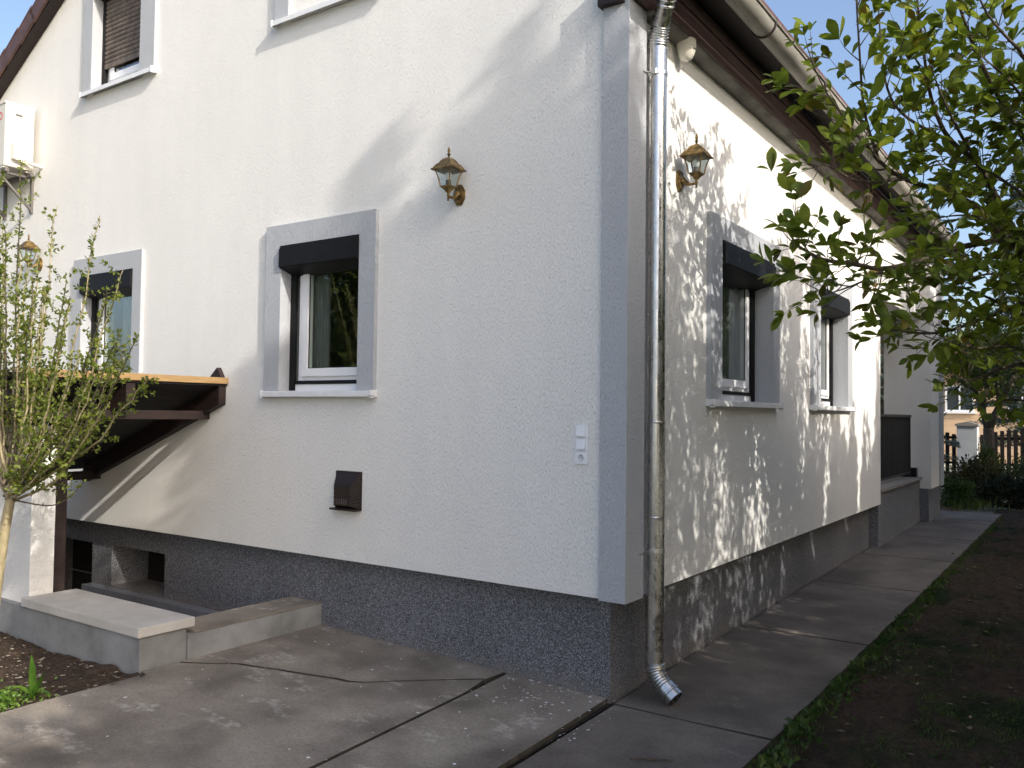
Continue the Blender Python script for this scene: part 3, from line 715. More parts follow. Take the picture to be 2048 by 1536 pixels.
# ------------------------------------------------------------------ wall lanterns (local y into the wall, lantern hangs out on -y)
def make_lantern():
    root = empty('wall_lantern')
    D = -0.130
    mb = MB()
    pr = []
    for k in range(8):
        a = R(22.5+45*k); pr.append((0.050*math.cos(a)*1.02, 0.078*math.sin(a)))
    mb.extrude(pr, 'y', -0.014, 0.004)
    pr2 = [(x*0.80, z*0.82) for x, z in pr]; mb.extrude(pr2, 'y', -0.026, -0.013)
    obj('wall_plate', mb, 'bronze', root)
    for zz in (-0.05, 0.05):
        s = MB(); s.lathe([(0.005, 0), (0.005, 0.004), (0.002, 0.007)], 8); me = s.mesh('screw'); me.transform(Matrix.Translation((0, -0.026, zz)) @ Matrix.Rotation(R(90), 4, 'X')); obj('screw', me, 'bronze', root)
    mb = MB(); pts = []; rs = []
    for k in range(11):
        u = k/10; pts.append((0, -0.024+(D+0.024)*u, -0.032-0.012*math.sin(u*math.pi)*0.6+0.034*(1-u)**2.2*1.0)); rs.append(0.0085+0.020*(1-u)**2.4)
    mb.tube(pts, rs, 10); obj('arm', mb, 'bronze', root, True)
    def L(name, prof, seg=16, mat='bronze', sm=True, rot=0.0):
        m = MB(); m.lathe(prof, seg, (0, D, 0), rot); o = obj(name, m, mat, root); 
        if sm: smooth_by_angle(o, 35)
        return o
    L('drop_finial', [(0.004, -0.066), (0.009, -0.062), (0.005, -0.054), (0.010, -0.047), (0.006, -0.042), (0.011, -0.032), (0.010, -0.016), (0.008, -0.012)], 12)
    q = R(45); S2 = math.sqrt(2)
    L('lantern_cup', [(0.008, -0.012), (0.018, -0.004), (0.030, 0.010), (0.040*1.15, 0.022), (0.045*S2*0.9, 0.026), (0.047*S2*0.9, 0.034), (0.043*S2*0.9, 0.036)], 4, rot=q, sm=False)
    zb_, zt_ = 0.036, 0.140; rb, rtp = 0.042, 0.068
    def rad(u): return rb+(rtp-rb)*(0.35*u+0.65*u*u)
    n = 6
    for k in range(4):
        a = q+k*math.pi/2; m = MB()
        m.tube([(rad(i/n)*S2*0.97*math.cos(a), D+rad(i/n)*S2*0.97*math.sin(a), zb_-0.002+(zt_-zb_+0.004)*i/n) for i in range(n+1)], 0.0048, 6)
        obj('frame_bar', m, 'bronze', root)
        a0, a1 = q+k*math.pi/2, q+(k+1)*math.pi/2; vs = []
        for i in range(n+1):
            for aa in (a0, a1):
                vs.append((rad(i/n)*S2*0.95*math.cos(aa), D+rad(i/n)*S2*0.95*math.sin(aa), zb_+(zt_-zb_)*i/n))
        m = MB(); m.add(vs, [(2*i, 2*i+1, 2*i+3, 2*i+2) for i in range(n)]); obj('glass_pane', m, 'lamp_glass', root)
    L('lantern_roof', [(0.070*S2*0.93, 0.139), (0.088*S2, 0.143), (0.089*S2, 0.148), (0.078*S2, 0.153), (0.071*S2, 0.166), (0.060*S2, 0.182), (0.048*S2, 0.191), (0.041*S2, 0.204), (0.030*S2, 0.219), (0.014*S2, 0.230), (0.008*S2, 0.234)], 4, rot=q, sm=False)
    for k in range(4):
        a = q+k*math.pi/2; m = MB()
        m.tube([(r*S2*math.cos(a), D+r*S2*math.sin(a), z+0.001) for r, z in ((0.088, 0.147), (0.078, 0.153), (0.071, 0.166), (0.060, 0.182), (0.048, 0.191), (0.041, 0.204), (0.030, 0.219), (0.010, 0.232))], 0.0030, 5)
        obj('roof_rib', m, 'bronze', root)
    L('finial', [(0.009, 0.232), (0.007, 0.243), (0.009, 0.247), (0.006, 0.252), (0.015, 0.257), (0.007, 0.262), (0.007, 0.268), (0.010, 0.278), (0.008, 0.292), (0.003, 0.306), (0.001, 0.312)], 12)
    L('bulb_socket', [(0.018, 0.036), (0.020, 0.040), (0.020, 0.075), (0.017, 0.078)], 14, 'ac_dark')
    L('bulb', [(0.013, 0.078), (0.020, 0.092), (0.026, 0.108), (0.024, 0.122), (0.014, 0.132), (0.002, 0.136)], 14, 'bulb')
    return root
ln0 = make_lantern()
spots = [((-1.295, 0, 3.120), 0, 'bronze wall lantern on the gable wall between the sash window and the corner pilaster'),
         ((0.0, 0.788, 3.216), math.pi/2, 'bronze wall lantern on the long side wall beside the downpipe'),
         ((0.0, 6.40, 3.200), math.pi/2, 'bronze wall lantern half hidden by leaves beside the porch opening'),
         ((-7.06, 0, 3.150), 0, 'bronze wall lantern at the left edge behind the top of the bush')]
for i, (loc, rz, lab) in enumerate(spots):
    o = ln0 if i == 0 else copy_tree(ln0)
    o.location = loc; o.rotation_euler = (0, 0, rz); tag(o, lab, 'lantern', 'bronze wall lanterns')

# ------------------------------------------------------------------ downpipe
dp = tag(empty('downpipe', (0.068, 0.295, -0.19)), 'shiny galvanised steel downpipe with ribbed elbows at the house corner', 'downpipe')
DI = Matrix.Translation((-0.068, -0.295, 0.19))
def dpart(name, mb, mat='steel', ang=50):
    me = mb.mesh(name); me.transform(DI); o = obj(name, me, mat, dp); return smooth_by_angle(o, ang)
AX = Vector((0.074, 0.285, 0)); PRd = 0.057
mb = MB(); mb.tube([AX+Vector((0, 0, 1.55)), AX+Vector((0, 0, 3.955))], [PRd, PRd], 32); dpart('pipe', mb)
mb = MB(); mb.tube([AX+Vector((0.002, 0, 0.045)), AX+Vector((0.001, 0, 0.95)), AX+Vector((0, 0, 0.96)), AX+Vector((0, 0, 1.555))], [PRd+0.0008, PRd+0.0008, PRd+0.0022, PRd+0.0022], 32); dpart('pipe', mb)
for z in (0.96, 1.555):
    mb = MB(); mb.tube([AX+Vector((0, 0, z-0.008)), AX+Vector((0, 0, z-0.004)), AX+Vector((0, 0, z+0.004)), AX+Vector((0, 0, z+0.008))], [PRd+0.002, PRd+0.0045, PRd+0.0045, PRd+0.002], 32); dpart('seam_ring', mb)
# upper offset: ribbed bend, sloping length, ribbed bend, rising to the gutter outlet
def ribbed(path, r, ribs):
    ptsv = []; rs = []
    cum = [0]
    for a, b in zip(path[:-1], path[1:]): cum.append(cum[-1]+(Vector(b)-Vector(a)).length)
    N = ribs*8
    for i in range(N+1):
        s = cum[-1]*i/N; j = max(k for k in range(len(cum)) if cum[k] <= s+1e-9); j = min(j, len(path)-2)
        u = (s-cum[j])/max(cum[j+1]-cum[j], 1e-9)
        ptsv.append(Vector(path[j]).lerp(Vector(path[j+1]), u)); ph = (i % 8)/8
        rs.append(r+0.008*max(0, math.sin(ph*2*math.pi)))
    return ptsv, rs
def arc(p, q, r_, n=12):  # quadratic bend p -> q with control r_
    p, q, c = Vector(p), Vector(q), Vector(r_)
    return [p*(1-t)**2+c*2*t*(1-t)+q*t*t for t in [i/n for i in range(n+1)]]
T0 = AX+Vector((0, 0, 3.945)); T1 = AX+Vector((0.032, -0.030, 4.085))
pp, rr = ribbed(arc(T0, T1, AX+Vector((0, 0, 4.03))), PRd+0.001, 7); mb = MB(); mb.tube(pp, rr, 32); dpart('elbow', mb, ang=80)
T2 = AX+Vector((0.085, -0.080, 4.18))
mb = MB(); mb.tube([T1-(T2-T1)*0.1, T1, T2], PRd-0.001, 32); dpart('pipe', mb)
T3 = Vector((0.36, 0.42, 4.36))
pp, rr = ribbed(arc(T2-(T2-T1)*0.12, Vector((0.43, -0.10, 4.40)), T2+(T2-T1)*0.9, 12), PRd+0.001, 12); mb = MB(); mb.tube(pp, rr, 32); dpart('elbow', mb, ang=80)
# foot: ribbed bend and spout
B0 = AX+Vector((0.002, 0, 0.055)); B1 = AX+Vector((0.085, -0.012, -0.085))
pp, rr = ribbed(arc(B0, B1, AX+Vector((0.004, 0, -0.025))), PRd+0.001, 8); mb = MB(); mb.tube(pp, rr, 32); dpart('elbow', mb, ang=80)
dirn = (B1-(AX+Vector((0.004, 0, -0.025)))).normalized()
E1 = B1+dirn*0.085
mb = MB(); mb.tube([B1-dirn*0.01, B1+dirn*0.03, B1+dirn*0.034, B1+dirn*0.042, B1+dirn*0.046, E1, E1, E1-dirn*0.07], [PRd+0.002, PRd+0.002, PRd+0.007, PRd+0.007, PRd+0.002, PRd+0.003, PRd-0.001, PRd-0.003], 32, cap=False); dpart('spout', mb)
for z in (0.752, 3.775):
    mb = MB(); mb.tube([AX+Vector((0, 0, z-0.014)), AX+Vector((0, 0, z-0.012)), AX+Vector((0, 0, z+0.012)), AX+Vector((0, 0, z+0.014))], [PRd+0.002, PRd+0.005, PRd+0.005, PRd+0.002], 32)
    mb.tube([AX+Vector((-0.02, -0.045, z)), Vector((0.036, 0.150, z-0.012))], 0.0045, 8)
    mb.bbox(AX.x-0.008, AX.x+0.020, AX.y-0.075, AX.y-0.046, z-0.018, z+0.018, 0.003)
    dpart('pipe_clamp', mb, 'steel_clamp')

# dome sensor under the cornice
dm = tag(empty('dome_sensor', (0.075, 0.735, 4.08)), 'small ivory dome sensor fixed under the eaves beside the downpipe', 'sensor')
mb = MB(); mb.lathe([(0.060, 0.085), (0.066, 0.078), (0.067, 0.03), (0.064, 0.026)], 28); smooth_by_angle(obj('base', mb, 'dome', dm))
mb = MB(); mb.lathe([(0.001, -0.060), (0.020, -0.057), (0.040, -0.043), (0.054, -0.018), (0.062, 0.008), (0.064, 0.025)], 28); smooth_by_angle(obj('dome', mb, 'dome', dm))
mb = MB(); mb.bbox(0.045, 0.068, -0.022, 0.022, 0.008, 0.013, 0.002); obj('slot', mb, 'ac_dark', dm)

# ------------------------------------------------------------------ switches and socket
sw = tag(empty('switch_panel', (-0.293, 0, 1.409)), 'white column of two switches above a round socket near the corner', 'switch panel')
for i, dz in enumerate((0.082, 0.0, -0.082)):
    mb = MB(); mb.bbox(-0.045, 0.045, -0.012, 0.002, dz-0.0405, dz+0.0405, 0.004)
    fr = obj('switch_frame' if i < 2 else 'socket_frame', mb, 'switch', sw)
    if i < 2:
        mb = MB()
        mb.add([(-0.030, -0.013, dz-0.030), (0.030, -0.013, dz-0.030), (0.030, -0.013, dz+0.030), (-0.030, -0.013, dz+0.030), (-0.030, -0.026, dz-0.029), (0.030, -0.026, dz-0.029), (0.030, -0.015, dz+0.029), (-0.030, -0.015, dz+0.029)],
               [(4, 5, 6, 7), (0, 1, 5, 4), (1, 2, 6, 5), (2, 3, 7, 6), (3, 0, 4, 7)])
        obj('rocker', mb, 'switch', fr)
    else:
        m = MB(); m.lathe([(0.0215, 0.0), (0.0215, 0.004), (0.019, 0.004), (0.0185, -0.010), (0.0005, -0.010)], 24)
        me = m.mesh('socket_cup'); me.transform(Matrix.Translation((-0.002, -0.0125, dz)) @ Matrix.Rotation(R(90), 4, 'X')); obj('socket_cup', me, 'label', fr, True)
        m = MB(); m.box(-0.011, -0.006, -0.0165, -0.014, dz-0.003, dz+0.003); m.box(0.004, 0.009, -0.0165, -0.014, dz-0.003, dz+0.003); m.box(-0.004, 0.002, -0.0165, -0.014, dz+0.012, dz+0.017)
        obj('pin_hole', m, 'ac_dark', fr)

# ------------------------------------------------------------------ flue vent hood
vt = tag(empty('vent_hood', (-2.325, 0, 1.0)), 'dark brown perforated flue vent hood low on the gable wall', 'vent')
W_, H_ = 0.135, 0.145
mb = MB(); mb.bbox(-W_, W_, -0.012, 0.002, -H_, H_, 0.003); obj('back_plate', mb, 'vent', vt)
hb = [(-W_+0.008, -0.010, -H_+0.012), (W_-0.008, -0.010, -H_+0.012), (W_-0.008, -0.010, H_-0.008), (-W_+0.008, -0.010, H_-0.008)]
hf = [(-0.085, -0.078, -H_+0.035), (0.085, -0.078, -H_+0.035), (0.085, -0.078, 0.035), (-0.085, -0.078, 0.035)]
mb = MB(); mb.add(hb+hf, [(4, 5, 6, 7), (0, 4, 7, 3), (1, 2, 6, 5), (3, 7, 6, 2), (0, 1, 5, 4)]); obj('hood', mb, 'vent', vt)
mb = MB(); mb.bbox(-W_-0.002, W_+0.002, -0.074, -0.004, -H_-0.004, -H_+0.010, 0.003); obj('drip_lip', mb, 'vent', vt)
mb = MB()
def holes(a, b, c, d, nu, nv):
    a, b, c, d = map(Vector, (a, b, c, d)); nn = (b-a).cross(d-a).normalized()
    for j in range(nv):
        for i in range(nu):
            u = (i+0.5+(0.5 if j % 2 else 0)-0.25)/nu; v_ = (j+0.5)/nv
            p = (a.lerp(b, u)).lerp(d.lerp(c, u), v_)+nn*0.0012
            e1 = (b-a).normalized(); e2 = nn.cross(e1); k0 = len(mb.v)
            mb.add([p+e1*0.0052*math.cos(R(60*k))+e2*0.0052*math.sin(R(60*k)) for k in range(6)], [(0, 1, 2, 3, 4, 5)])
holes(hf[3], hf[2], hb[2], hb[3], 11, 8)
holes(hf[1], hb[1], hb[2], hf[2], 6, 9)
holes(hb[0], hf[0], hf[3], hb[3], 6, 9)
obj('perforation', mb, 'hole', vt)
mb = MB()
for i in range(6): mb.box(-0.075+i*0.024, -0.068+i*0.024, -0.081, -0.0775, -H_+0.045, -H_+0.085)
obj('louvre', mb, 'ac_dark', vt)

# ------------------------------------------------------------------ air conditioner on its bracket
ac = tag(empty('air_conditioner', (-7.17, 0, 4.15)), 'cream outdoor air conditioner unit on a wall bracket under the roof edge', 'air conditioner')
mb = MB(); mb.bbox(-0.82, 0.0, -0.355, -0.055, 0.02, 0.70, 0.014); obj('casing', mb, 'ac', ac)
mb = MB(); mb.bbox(-0.83, 0.006, -0.363, -0.049, 0.685, 0.712, 0.008); obj('lid', mb, 'ac', ac)
mb = MB(); mb.bbox(-0.002, 0.008, -0.290, -0.130, 0.20, 0.60, 0.004); obj('service_panel', mb, 'ac', ac)
mb = MB(); mb.box(0.0075, 0.0105, -0.255, -0.185, 0.575, 0.597); obj('grip_slot', mb, 'ac_dark', ac)
mb = MB(); mb.extrude([(-0.29, 0.10), (-0.135, 0.06), (-0.135, 0.23), (-0.29, 0.26)], 'x', 0.006, 0.060); obj('valve_cover', mb, 'ac', ac)
mb = MB(); mb.box(0.0005, 0.003, -0.118, -0.068, 0.47, 0.55); mb.box(0.0005, 0.003, -0.118, -0.075, 0.38, 0.40); obj('sticker', mb, 'label', ac)
mb = MB(); mb.bbox(-0.80, -0.03, -0.35, -0.30, 0.0, 0.022, 0.003); mb.bbox(-0.80, -0.03, -0.115, -0.065, 0.0, 0.022, 0.003); obj('feet', mb, 'ac', ac)
for x in (-0.10, -0.70):
    mb = MB(); mb.bbox(x-0.02, x+0.02, -0.42, 0.0, -0.045, -0.003, 0.003); mb.bbox(x-0.02, x+0.02, -0.025, 0.0, -0.42, -0.045, 0.003)
    mb.extrude([(-0.38, -0.045), (-0.35, -0.045), (-0.02, -0.36), (-0.02, -0.40)], 'x', x-0.012, x+0.012)
    obj('bracket_arm', mb, 'ac_dark', ac)
mb = MB(); mb.bbox(-0.82, 0.02, -0.09, -0.05, -0.044, -0.004, 0.003); mb.bbox(-0.82, 0.02, -0.35, -0.31, -0.044, -0.004, 0.003); obj('bracket_rail', mb, 'ac_dark', ac)
mb = MB(); mb.tube([(0.045, -0.16, 0.10), (0.075, -0.11, 0.075), (0.085, -0.03, 0.065), (0.085, 0.01, 0.063)], 0.020, 12); obj('pipe', mb, 'ac', ac, True)
mb = MB()
for i in range(14): mb.bbox(-0.78, -0.22, -0.366, -0.354, 0.07+0.042*i, 0.082+0.042*i, 0.002)
obj('fan_grille', mb, 'ac', ac)
cu = bpy.data.curves.new('logo', 'FONT'); cu.body = 'O'; cu.size = 0.12; cu.extrude = 0.001; cu.align_x = 'RIGHT'
to = bpy.data.objects.new('logo', cu); COL.objects.link(to)
bpy.context.view_layer.update()
tme = bpy.data.meshes.new_from_object(to.evaluated_get(bpy.context.evaluated_depsgraph_get()))
COL.objects.unlink(to); bpy.data.objects.remove(to)
tme.transform(Matrix.Translation((-0.055, -0.3575, 0.52)) @ Matrix.Rotation(R(90), 4, 'X')); tme.materials.clear()
tme.name = 'printed_letter'; obj('printed_letter', tme, 'red', ac)

# ------------------------------------------------------------------ cellar stairwell
st = tag(empty('cellar_stairwell', (-3.4, -0.7, -0.1)), 'low grey stairwell wall with a pale capstone and a bare concrete kerb', 'stairwell')
SI = Matrix.Translation((3.4, 0.7, 0.1))
def spart(name, mb, mat): me = mb.mesh(name); me.transform(SI); return obj(name, me, mat, st)
mb = MB(); mb.bbox(-9.0, -2.735, -1.44, -1.095, -1.2, 0.122, 0.006); spart('low_wall', mb, 'grey_paint')
mb = MB(); mb.bbox(-4.235, -2.715, -1.462, -1.045, 0.124, 0.187, 0.006); spart('capstone', mb, 'cap')
mb = MB(); mb.extrude([(-2.72, -0.25), (-2.72, 0.070), (-2.735, 0.075), (-3.075, 0.078), (-3.075, -0.6)], 'y', -1.094, 0.112); spart('kerb', mb, 'grey_paint')
mb = MB(); mb.bbox(-3.073, -2.722, -1.040, 0.110, 0.0765, 0.0855, 0.003); spart('kerb_top', mb, 'concrete')
mb = MB(); mb.box(-6.05, -3.076, 0.0, 0.113, -2.2, -0.165); spart('ledge', mb, 'blue_paint')
mb = MB(); mb.bbox(-9.0, -4.237, -1.405, -1.225, 0.1225, 1.46, 0.005); spart('side_wall', mb, 'render')
mb = MB(); mb.bbox(-4.33, -4.24, -1.222, -1.135, -0.9, 1.52, 0.004); spart('door_post', mb, 'wood')
for k in range(7):
    mb = MB(); mb.box(-3.08-0.29*(k+1), -3.08-0.29*k, -1.09, -0.003, -2.4, -0.02-0.19*(k+1)); spart('step', mb, 'concrete')
mb = MB(); mb.box(-9.0, -3.08-0.29*7, -1.09, -0.003, -2.4, -1.6); spart('cellar_floor', mb, 'concrete')
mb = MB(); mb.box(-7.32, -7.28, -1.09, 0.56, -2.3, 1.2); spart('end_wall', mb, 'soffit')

# ------------------------------------------------------------------ sloping canopy over the stairs
cn = tag(empty('stair_canopy', (-4.7, -0.85, 1.0)), 'dark brown timber lean-to canopy with a yellow pine edge above the cellar stairs', 'canopy')
CI = Matrix.Translation((4.7, 0.85, -1.0))
def cpart(name, mb, mat): me = mb.mesh(name); me.transform(CI); return obj(name, me, mat, cn)
CS = 0.375
def cz(x): return 1.80+CS*(x+3.83)     # top of rafters
YO = -1.80
def rafter(y0, y1):
    mb = MB(); xa, xb = -3.83, -5.95
    mb.extrude([(xa, cz(xa)), (xa, cz(xa)-0.155), (xa-0.02, cz(xa)-0.162), (xb, cz(xb)-0.135), (xb, cz(xb))], 'y', y0, y1); cpart('rafter', mb, 'wood')
rafter(-0.075, -0.003); rafter(-0.92, -0.845); rafter(YO+0.03, YO+0.105)
mb = MB(); mb.bbox(-4.12, -4.045, YO+0.11, -0.003, 1.515, 1.588, 0.004)
me = mb.mesh('purlin'); me.transform(CI); obj('purlin', me, 'wood', cn)
mb = MB(); mb.bbox(-5.83, -5.75, YO+0.11, -0.003, 0.905, 0.985, 0.004); cpart('purlin', mb, 'wood')
nb_ = 17; bw = 2.2/nb_
for k in range(nb_):
    xa = -3.815-k*bw/ math.sqrt(1+CS*CS); xb = xa-(bw-0.004)/math.sqrt(1+CS*CS)
    mb = MB(); mb.extrude([(xa, cz(xa)+0.001), (xa, cz(xa)+0.021), (xb, cz(xb)+0.021), (xb, cz(xb)+0.001)], 'y', YO, -0.001); cpart('roof_board', mb, 'dark_board')
mb = MB(); mb.extrude([(-3.80, cz(-3.80)+0.023), (-3.80, cz(-3.80)+0.034), (-6.05, cz(-6.05)+0.034), (-6.05, cz(-6.05)+0.023)], 'y', YO-0.02, -0.001); cpart('roof_sheet', mb, 'soffit')
mb = MB(); mb.bbox(-3.835, -3.795, -1.745, -0.004, 1.822, 1.876, 0.004); cpart('front_board', mb, 'yellow_wood')
mb = MB(); mb.extrude([(-3.84, 1.80), (-3.84, 1.87), (-3.905, 1.965), (-4.10, 1.80)], 'y', -0.045, -0.002); cpart('flashing', mb, 'wood')
mb = MB(); mb.bbox(-4.9, -4.8, -1.33, -1.23, 1.462, 1.50, 0.003); cpart('wall_plate', mb, 'wood')

# ------------------------------------------------------------------ vegetation helpers
def poly_points(pts, step):
    pts = [np.array(p, float) for p in pts]; out = []; tan = []
    for a, b in zip(pts[:-1], pts[1:]):
        L = np.linalg.norm(b-a); n = max(1, int(L/step))
        for i in range(n): out.append(a+(b-a)*i/n); tan.append((b-a)/L)
    return out, tan
def smooth_poly(pts, it=2):
    pts = [np.array(p, float) for p in pts]
    for _ in range(it):
        q = [pts[0]]
        for a, b in zip(pts[:-1], pts[1:]): q += [a*0.75+b*0.25, a*0.25+b*0.75]
        q.append(pts[-1]); pts = q
    return pts
def crown_points(N, c, rad, g, clumps=40, shell=0.55, cs=0.26):
    """points gathered in clumps inside an ellipsoid"""
    c = np.array(c, float); rad = np.array(rad, float)
    d = unit(g.normal(0, 1, (clumps, 3))); r = shell+(1-shell)*g.random((clumps, 1))**0.7
    cc = d*r*(0.80+0.25*g.random((clumps, 1)))
    k = g.integers(0, clumps, N)
    p = cc[k]+g.normal(0, cs, (N, 3))*(0.6+0.6*g.random((clumps, 1)))[k]
    ln = np.linalg.norm(p, axis=1, keepdims=True); p = np.where(ln > 1.18, p/ln*1.18, p)
    return c+p*rad, unit(p)

def simple_tree(name, label, cat, base, h, c, rad, N, leaf, mat, trunk_r, group=None, seed=1, bark='bark', clumps=45, forks=5, shell=0.4, cs=0.2):
    g = np.random.default_rng(seed)
    root = tag(empty(name, base), label, cat, group)
    tb = MB(); tops = np.array(c)
    tb.tube(smooth_poly([(0, 0, -0.05), (0.03, 0.02, h*0.2), tuple(np.array(c)*0.55), tuple(np.array(c)*0.95+np.array([0, 0, rad[2]*0.4]))]), [trunk_r, trunk_r*0.7, trunk_r*0.2], 9)
    for k in range(forks):
        a = 2*math.pi*k/forks+g.random(); z0 = c[2]-rad[2]*(0.75-0.25*g.random())
        e = np.array([c[0]+rad[0]*0.75*math.cos(a), c[1]+rad[1]*0.75*math.sin(a), c[2]+rad[2]*(0.5*g.random()-0.05)])
        s = np.array([c[0]*0.5, c[1]*0.5, z0]); m_ = (s+e)/2+np.array([0, 0, -0.1*rad[2]])
        pp_ = smooth_poly([s, m_, e]); tb.tube(pp_, [trunk_r*0.5*(1-0.85*i/(len(pp_)-1)) for i in range(len(pp_))], 6)
    obj('trunk', tb, bark, root, True)
    P, D = crown_points(N, c, rad, g, clumps, shell, cs)
    V = leaf_cloud(P, D*0.5, leaf, leaf*0.55, 0.0, 0.9, g)
    cr = obj('crown', faces_mesh('crown', V, 4, [mat]), None, root)
    return root

# ------------------------------------------------------------------ magnolia leaning in from the right
def leaf_outline(L, W, bend):
    """obovate leaf along +x, folded at the midrib, curling down at the tip"""
    us = [0, 0.10, 0.30, 0.52, 0.72, 0.88, 1.0]; ws = [0.03, 0.22, 0.66, 0.98, 0.95, 0.50, 0.0]
    mid = []; lft = []; rgt = []
    for u, w in zip(us, ws):
        x = L*u; z = -bend*L*u*u
        mid.append((x, 0, z)); lft.append((x, W*0.5*w, z+W*0.13*w)); rgt.append((x, -W*0.5*w, z+W*0.13*w))
    vs = mid+lft[1:-1]+rgt[1:-1]; n = len(us); a = n; b = n+n-2
    fs = []
    for i in range(n-1):
        l0 = a+i-1 if i > 0 else None; l1 = a+i if i+1 < n-1 else None
        q0 = b+i-1 if i > 0 else None; q1 = b+i if i+1 < n-1 else None
        fs.append(tuple(x for x in (i, i+1, l1, l0) if x is not None))
        fs.append(tuple(x for x in (i, q0, q1, i+1) if x is not None))
    return vs, fs
LV = []; LME = []
for k, (L_, W_2, be) in enumerate(((0.115, 0.050, 0.12), (0.098, 0.048, 0.30), (0.128, 0.052, 0.02), (0.080, 0.040, 0.45))):
    vs, fs = leaf_outline(L_, W_2, be); LV.append((np.array(vs), fs))
    for matn in ('mag', 'mag_y'):
        mb = MB(); mb.add(vs, fs); me = mb.mesh('leaf'); me.materials.append(MT[matn])
        for p in me.polygons: p.use_smooth = True
        LME.append(me)
mg = tag(empty('magnolia_tree', (2.90, 3.20, -0.17)), 'leafy magnolia tree reaching in from the right in front of the eaves', 'tree')
MGI = np.array([2.90, 3.20, -0.17])
F = (2.85, 3.15, 1.45)
LIMBS = [  # world polylines, tip last
 ([F, (2.45, 2.75, 2.45), (1.99, 2.29, 2.95), (1.87, 2.09, 2.84), (1.63, 1.69, 2.75), (1.45, 1.33, 2.62), (1.28, 0.97, 2.51), (1.16, 0.70, 2.53), (1.05, 0.51, 2.52), (0.96, 0.32, 2.58), (0.93, 0.26, 2.61)], 0.030),
 ([(1.28, 0.97, 2.51), (1.21, 0.80, 2.43), (1.12, 0.62, 2.36), (1.06, 0.49, 2.32)], 0.010),
 ([F, (2.40, 2.95, 2.20), (1.96, 2.66, 2.48), (1.84, 2.45, 2.40), (1.59, 2.04, 2.24), (1.45, 1.83, 2.18), (1.29, 1.54, 2.18), (1.24, 1.42, 2.19)], 0.022),
 ([F, (2.45, 2.90, 2.30), (1.97, 2.53, 2.76), (1.79, 2.16, 2.94), (1.65, 1.93, 3.11), (1.47, 1.69, 3.16), (1.32, 1.40, 3.18), (1.23, 1.15, 3.24), (1.19, 0.87, 3.32)], 0.036),
 ([(1.23, 1.15, 3.24), (1.19, 0.87, 3.48), (1.22, 0.64, 3.78), (1.23, 0.51, 4.04), (1.23, 0.50, 4.22)], 0.011),
 ([(1.23, 1.15, 3.24), (1.16, 0.73, 3.35), (1.07, 0.42, 3.51), (1.03, 0.30, 3.66)], 0.010),
 ([(1.32, 1.40, 3.18), (1.15, 0.98, 3.07), (1.04, 0.66, 3.13), (1.00, 0.54, 3.11)], 0.009),
 ([(1.97, 2.53, 2.76), (1.75, 2.00, 3.26), (1.72, 1.85, 3.34), (1.58, 1.50, 3.42), (1.53, 1.34, 3.56), (1.51, 1.20, 3.67), (1.49, 1.05, 4.01), (1.48, 0.92, 4.24)], 0.024),
 ([(1.72, 1.85, 3.34), (1.66, 1.44, 3.42), (1.59, 1.14, 3.60), (1.56, 0.99, 3.72)], 0.014),
 ([(1.58, 1.50, 3.42), (1.36, 1.11, 3.51), (1.30, 0.94, 3.66), (1.30, 0.81, 3.96), (1.29, 0.79, 4.20)], 0.012),
 ([F, (2.5, 2.7, 2.7), (2.01, 2.04, 3.43), (1.86, 1.69, 3.69), (1.74, 1.47, 3.97), (1.68, 1.30, 4.18), (1.64, 1.15, 4.35)], 0.026),
 ([(2.25, 2.35, 3.1), (2.04, 1.57, 3.56), (1.93, 1.25, 3.69), (1.81, 1.04, 3.77)], 0.014),
 ([(2.25, 2.35, 3.1), (2.05, 1.33, 3.79), (1.91, 1.11, 3.92), (1.83, 0.92, 4.02), (1.8, 0.8, 4.2)], 0.014),
 ([F, (2.3, 3.2, 2.1), (1.94, 3.02, 2.37), (1.74, 2.63, 2.49), (1.58, 2.27, 2.55), (1.49, 1.97, 2.54)], 0.020),
 ([F, (2.3, 3.1, 1.9), (1.95, 2.91, 2.05), (1.75, 2.53, 1.96), (1.62, 2.21, 1.86), (1.54, 1.96, 1.90)], 0.020),
 ([(2.45, 2.75, 2.45), (2.00, 2.17, 3.12), (1.82, 1.80, 3.23), (1.70, 1.59, 3.29), (1.56, 1.26, 3.20)], 0.016),
 ([F, (2.4, 2.9, 1.85), (1.97, 2.56, 2.10), (1.81, 2.20, 2.12), (1.68, 1.99, 2.08), (1.59, 1.84, 2.10)], 0.016),
 ([F, (2.3, 3.4, 1.70), (1.92, 3.27, 1.75), (1.75, 2.79, 1.75), (1.67, 2.52, 1.70)], 0.016),
 ([(2.45, 2.75, 2.35), (1.99, 2.31, 2.58), (1.83, 1.96, 2.60), (1.66, 1.60, 2.52), (1.54, 1.40, 2.40)], 0.014),
 ([(1.87, 2.09, 2.84), (1.74, 1.75, 2.96), (1.58, 1.53, 2.93), (1.52, 1.36, 2.88)], 0.011),
 ([F, (2.9, 3.4, 2.8), (2.7, 3.5, 3.6), (2.5, 3.4, 4.3)], 0.035),
 ([(2.75, 3.4, 3.2), (2.2, 3.1, 3.5), (1.9, 2.9, 3.8), (1.75, 2.7, 4.0)], 0.020),
 ([F, (3.3, 3.5, 2.6), (3.4, 3.9, 3.5), (3.3, 4.2, 4.1)], 0.030),
 ([F, (3.2, 2.6, 2.5), (3.2, 1.8, 3.3), (3.1, 1.2, 4.0)], 0.030),
 ([(3.2, 2.6, 2.5), (2.7, 1.7, 3.2), (2.45, 1.0, 3.7), (2.3, 0.6, 4.0)], 0.020),
]
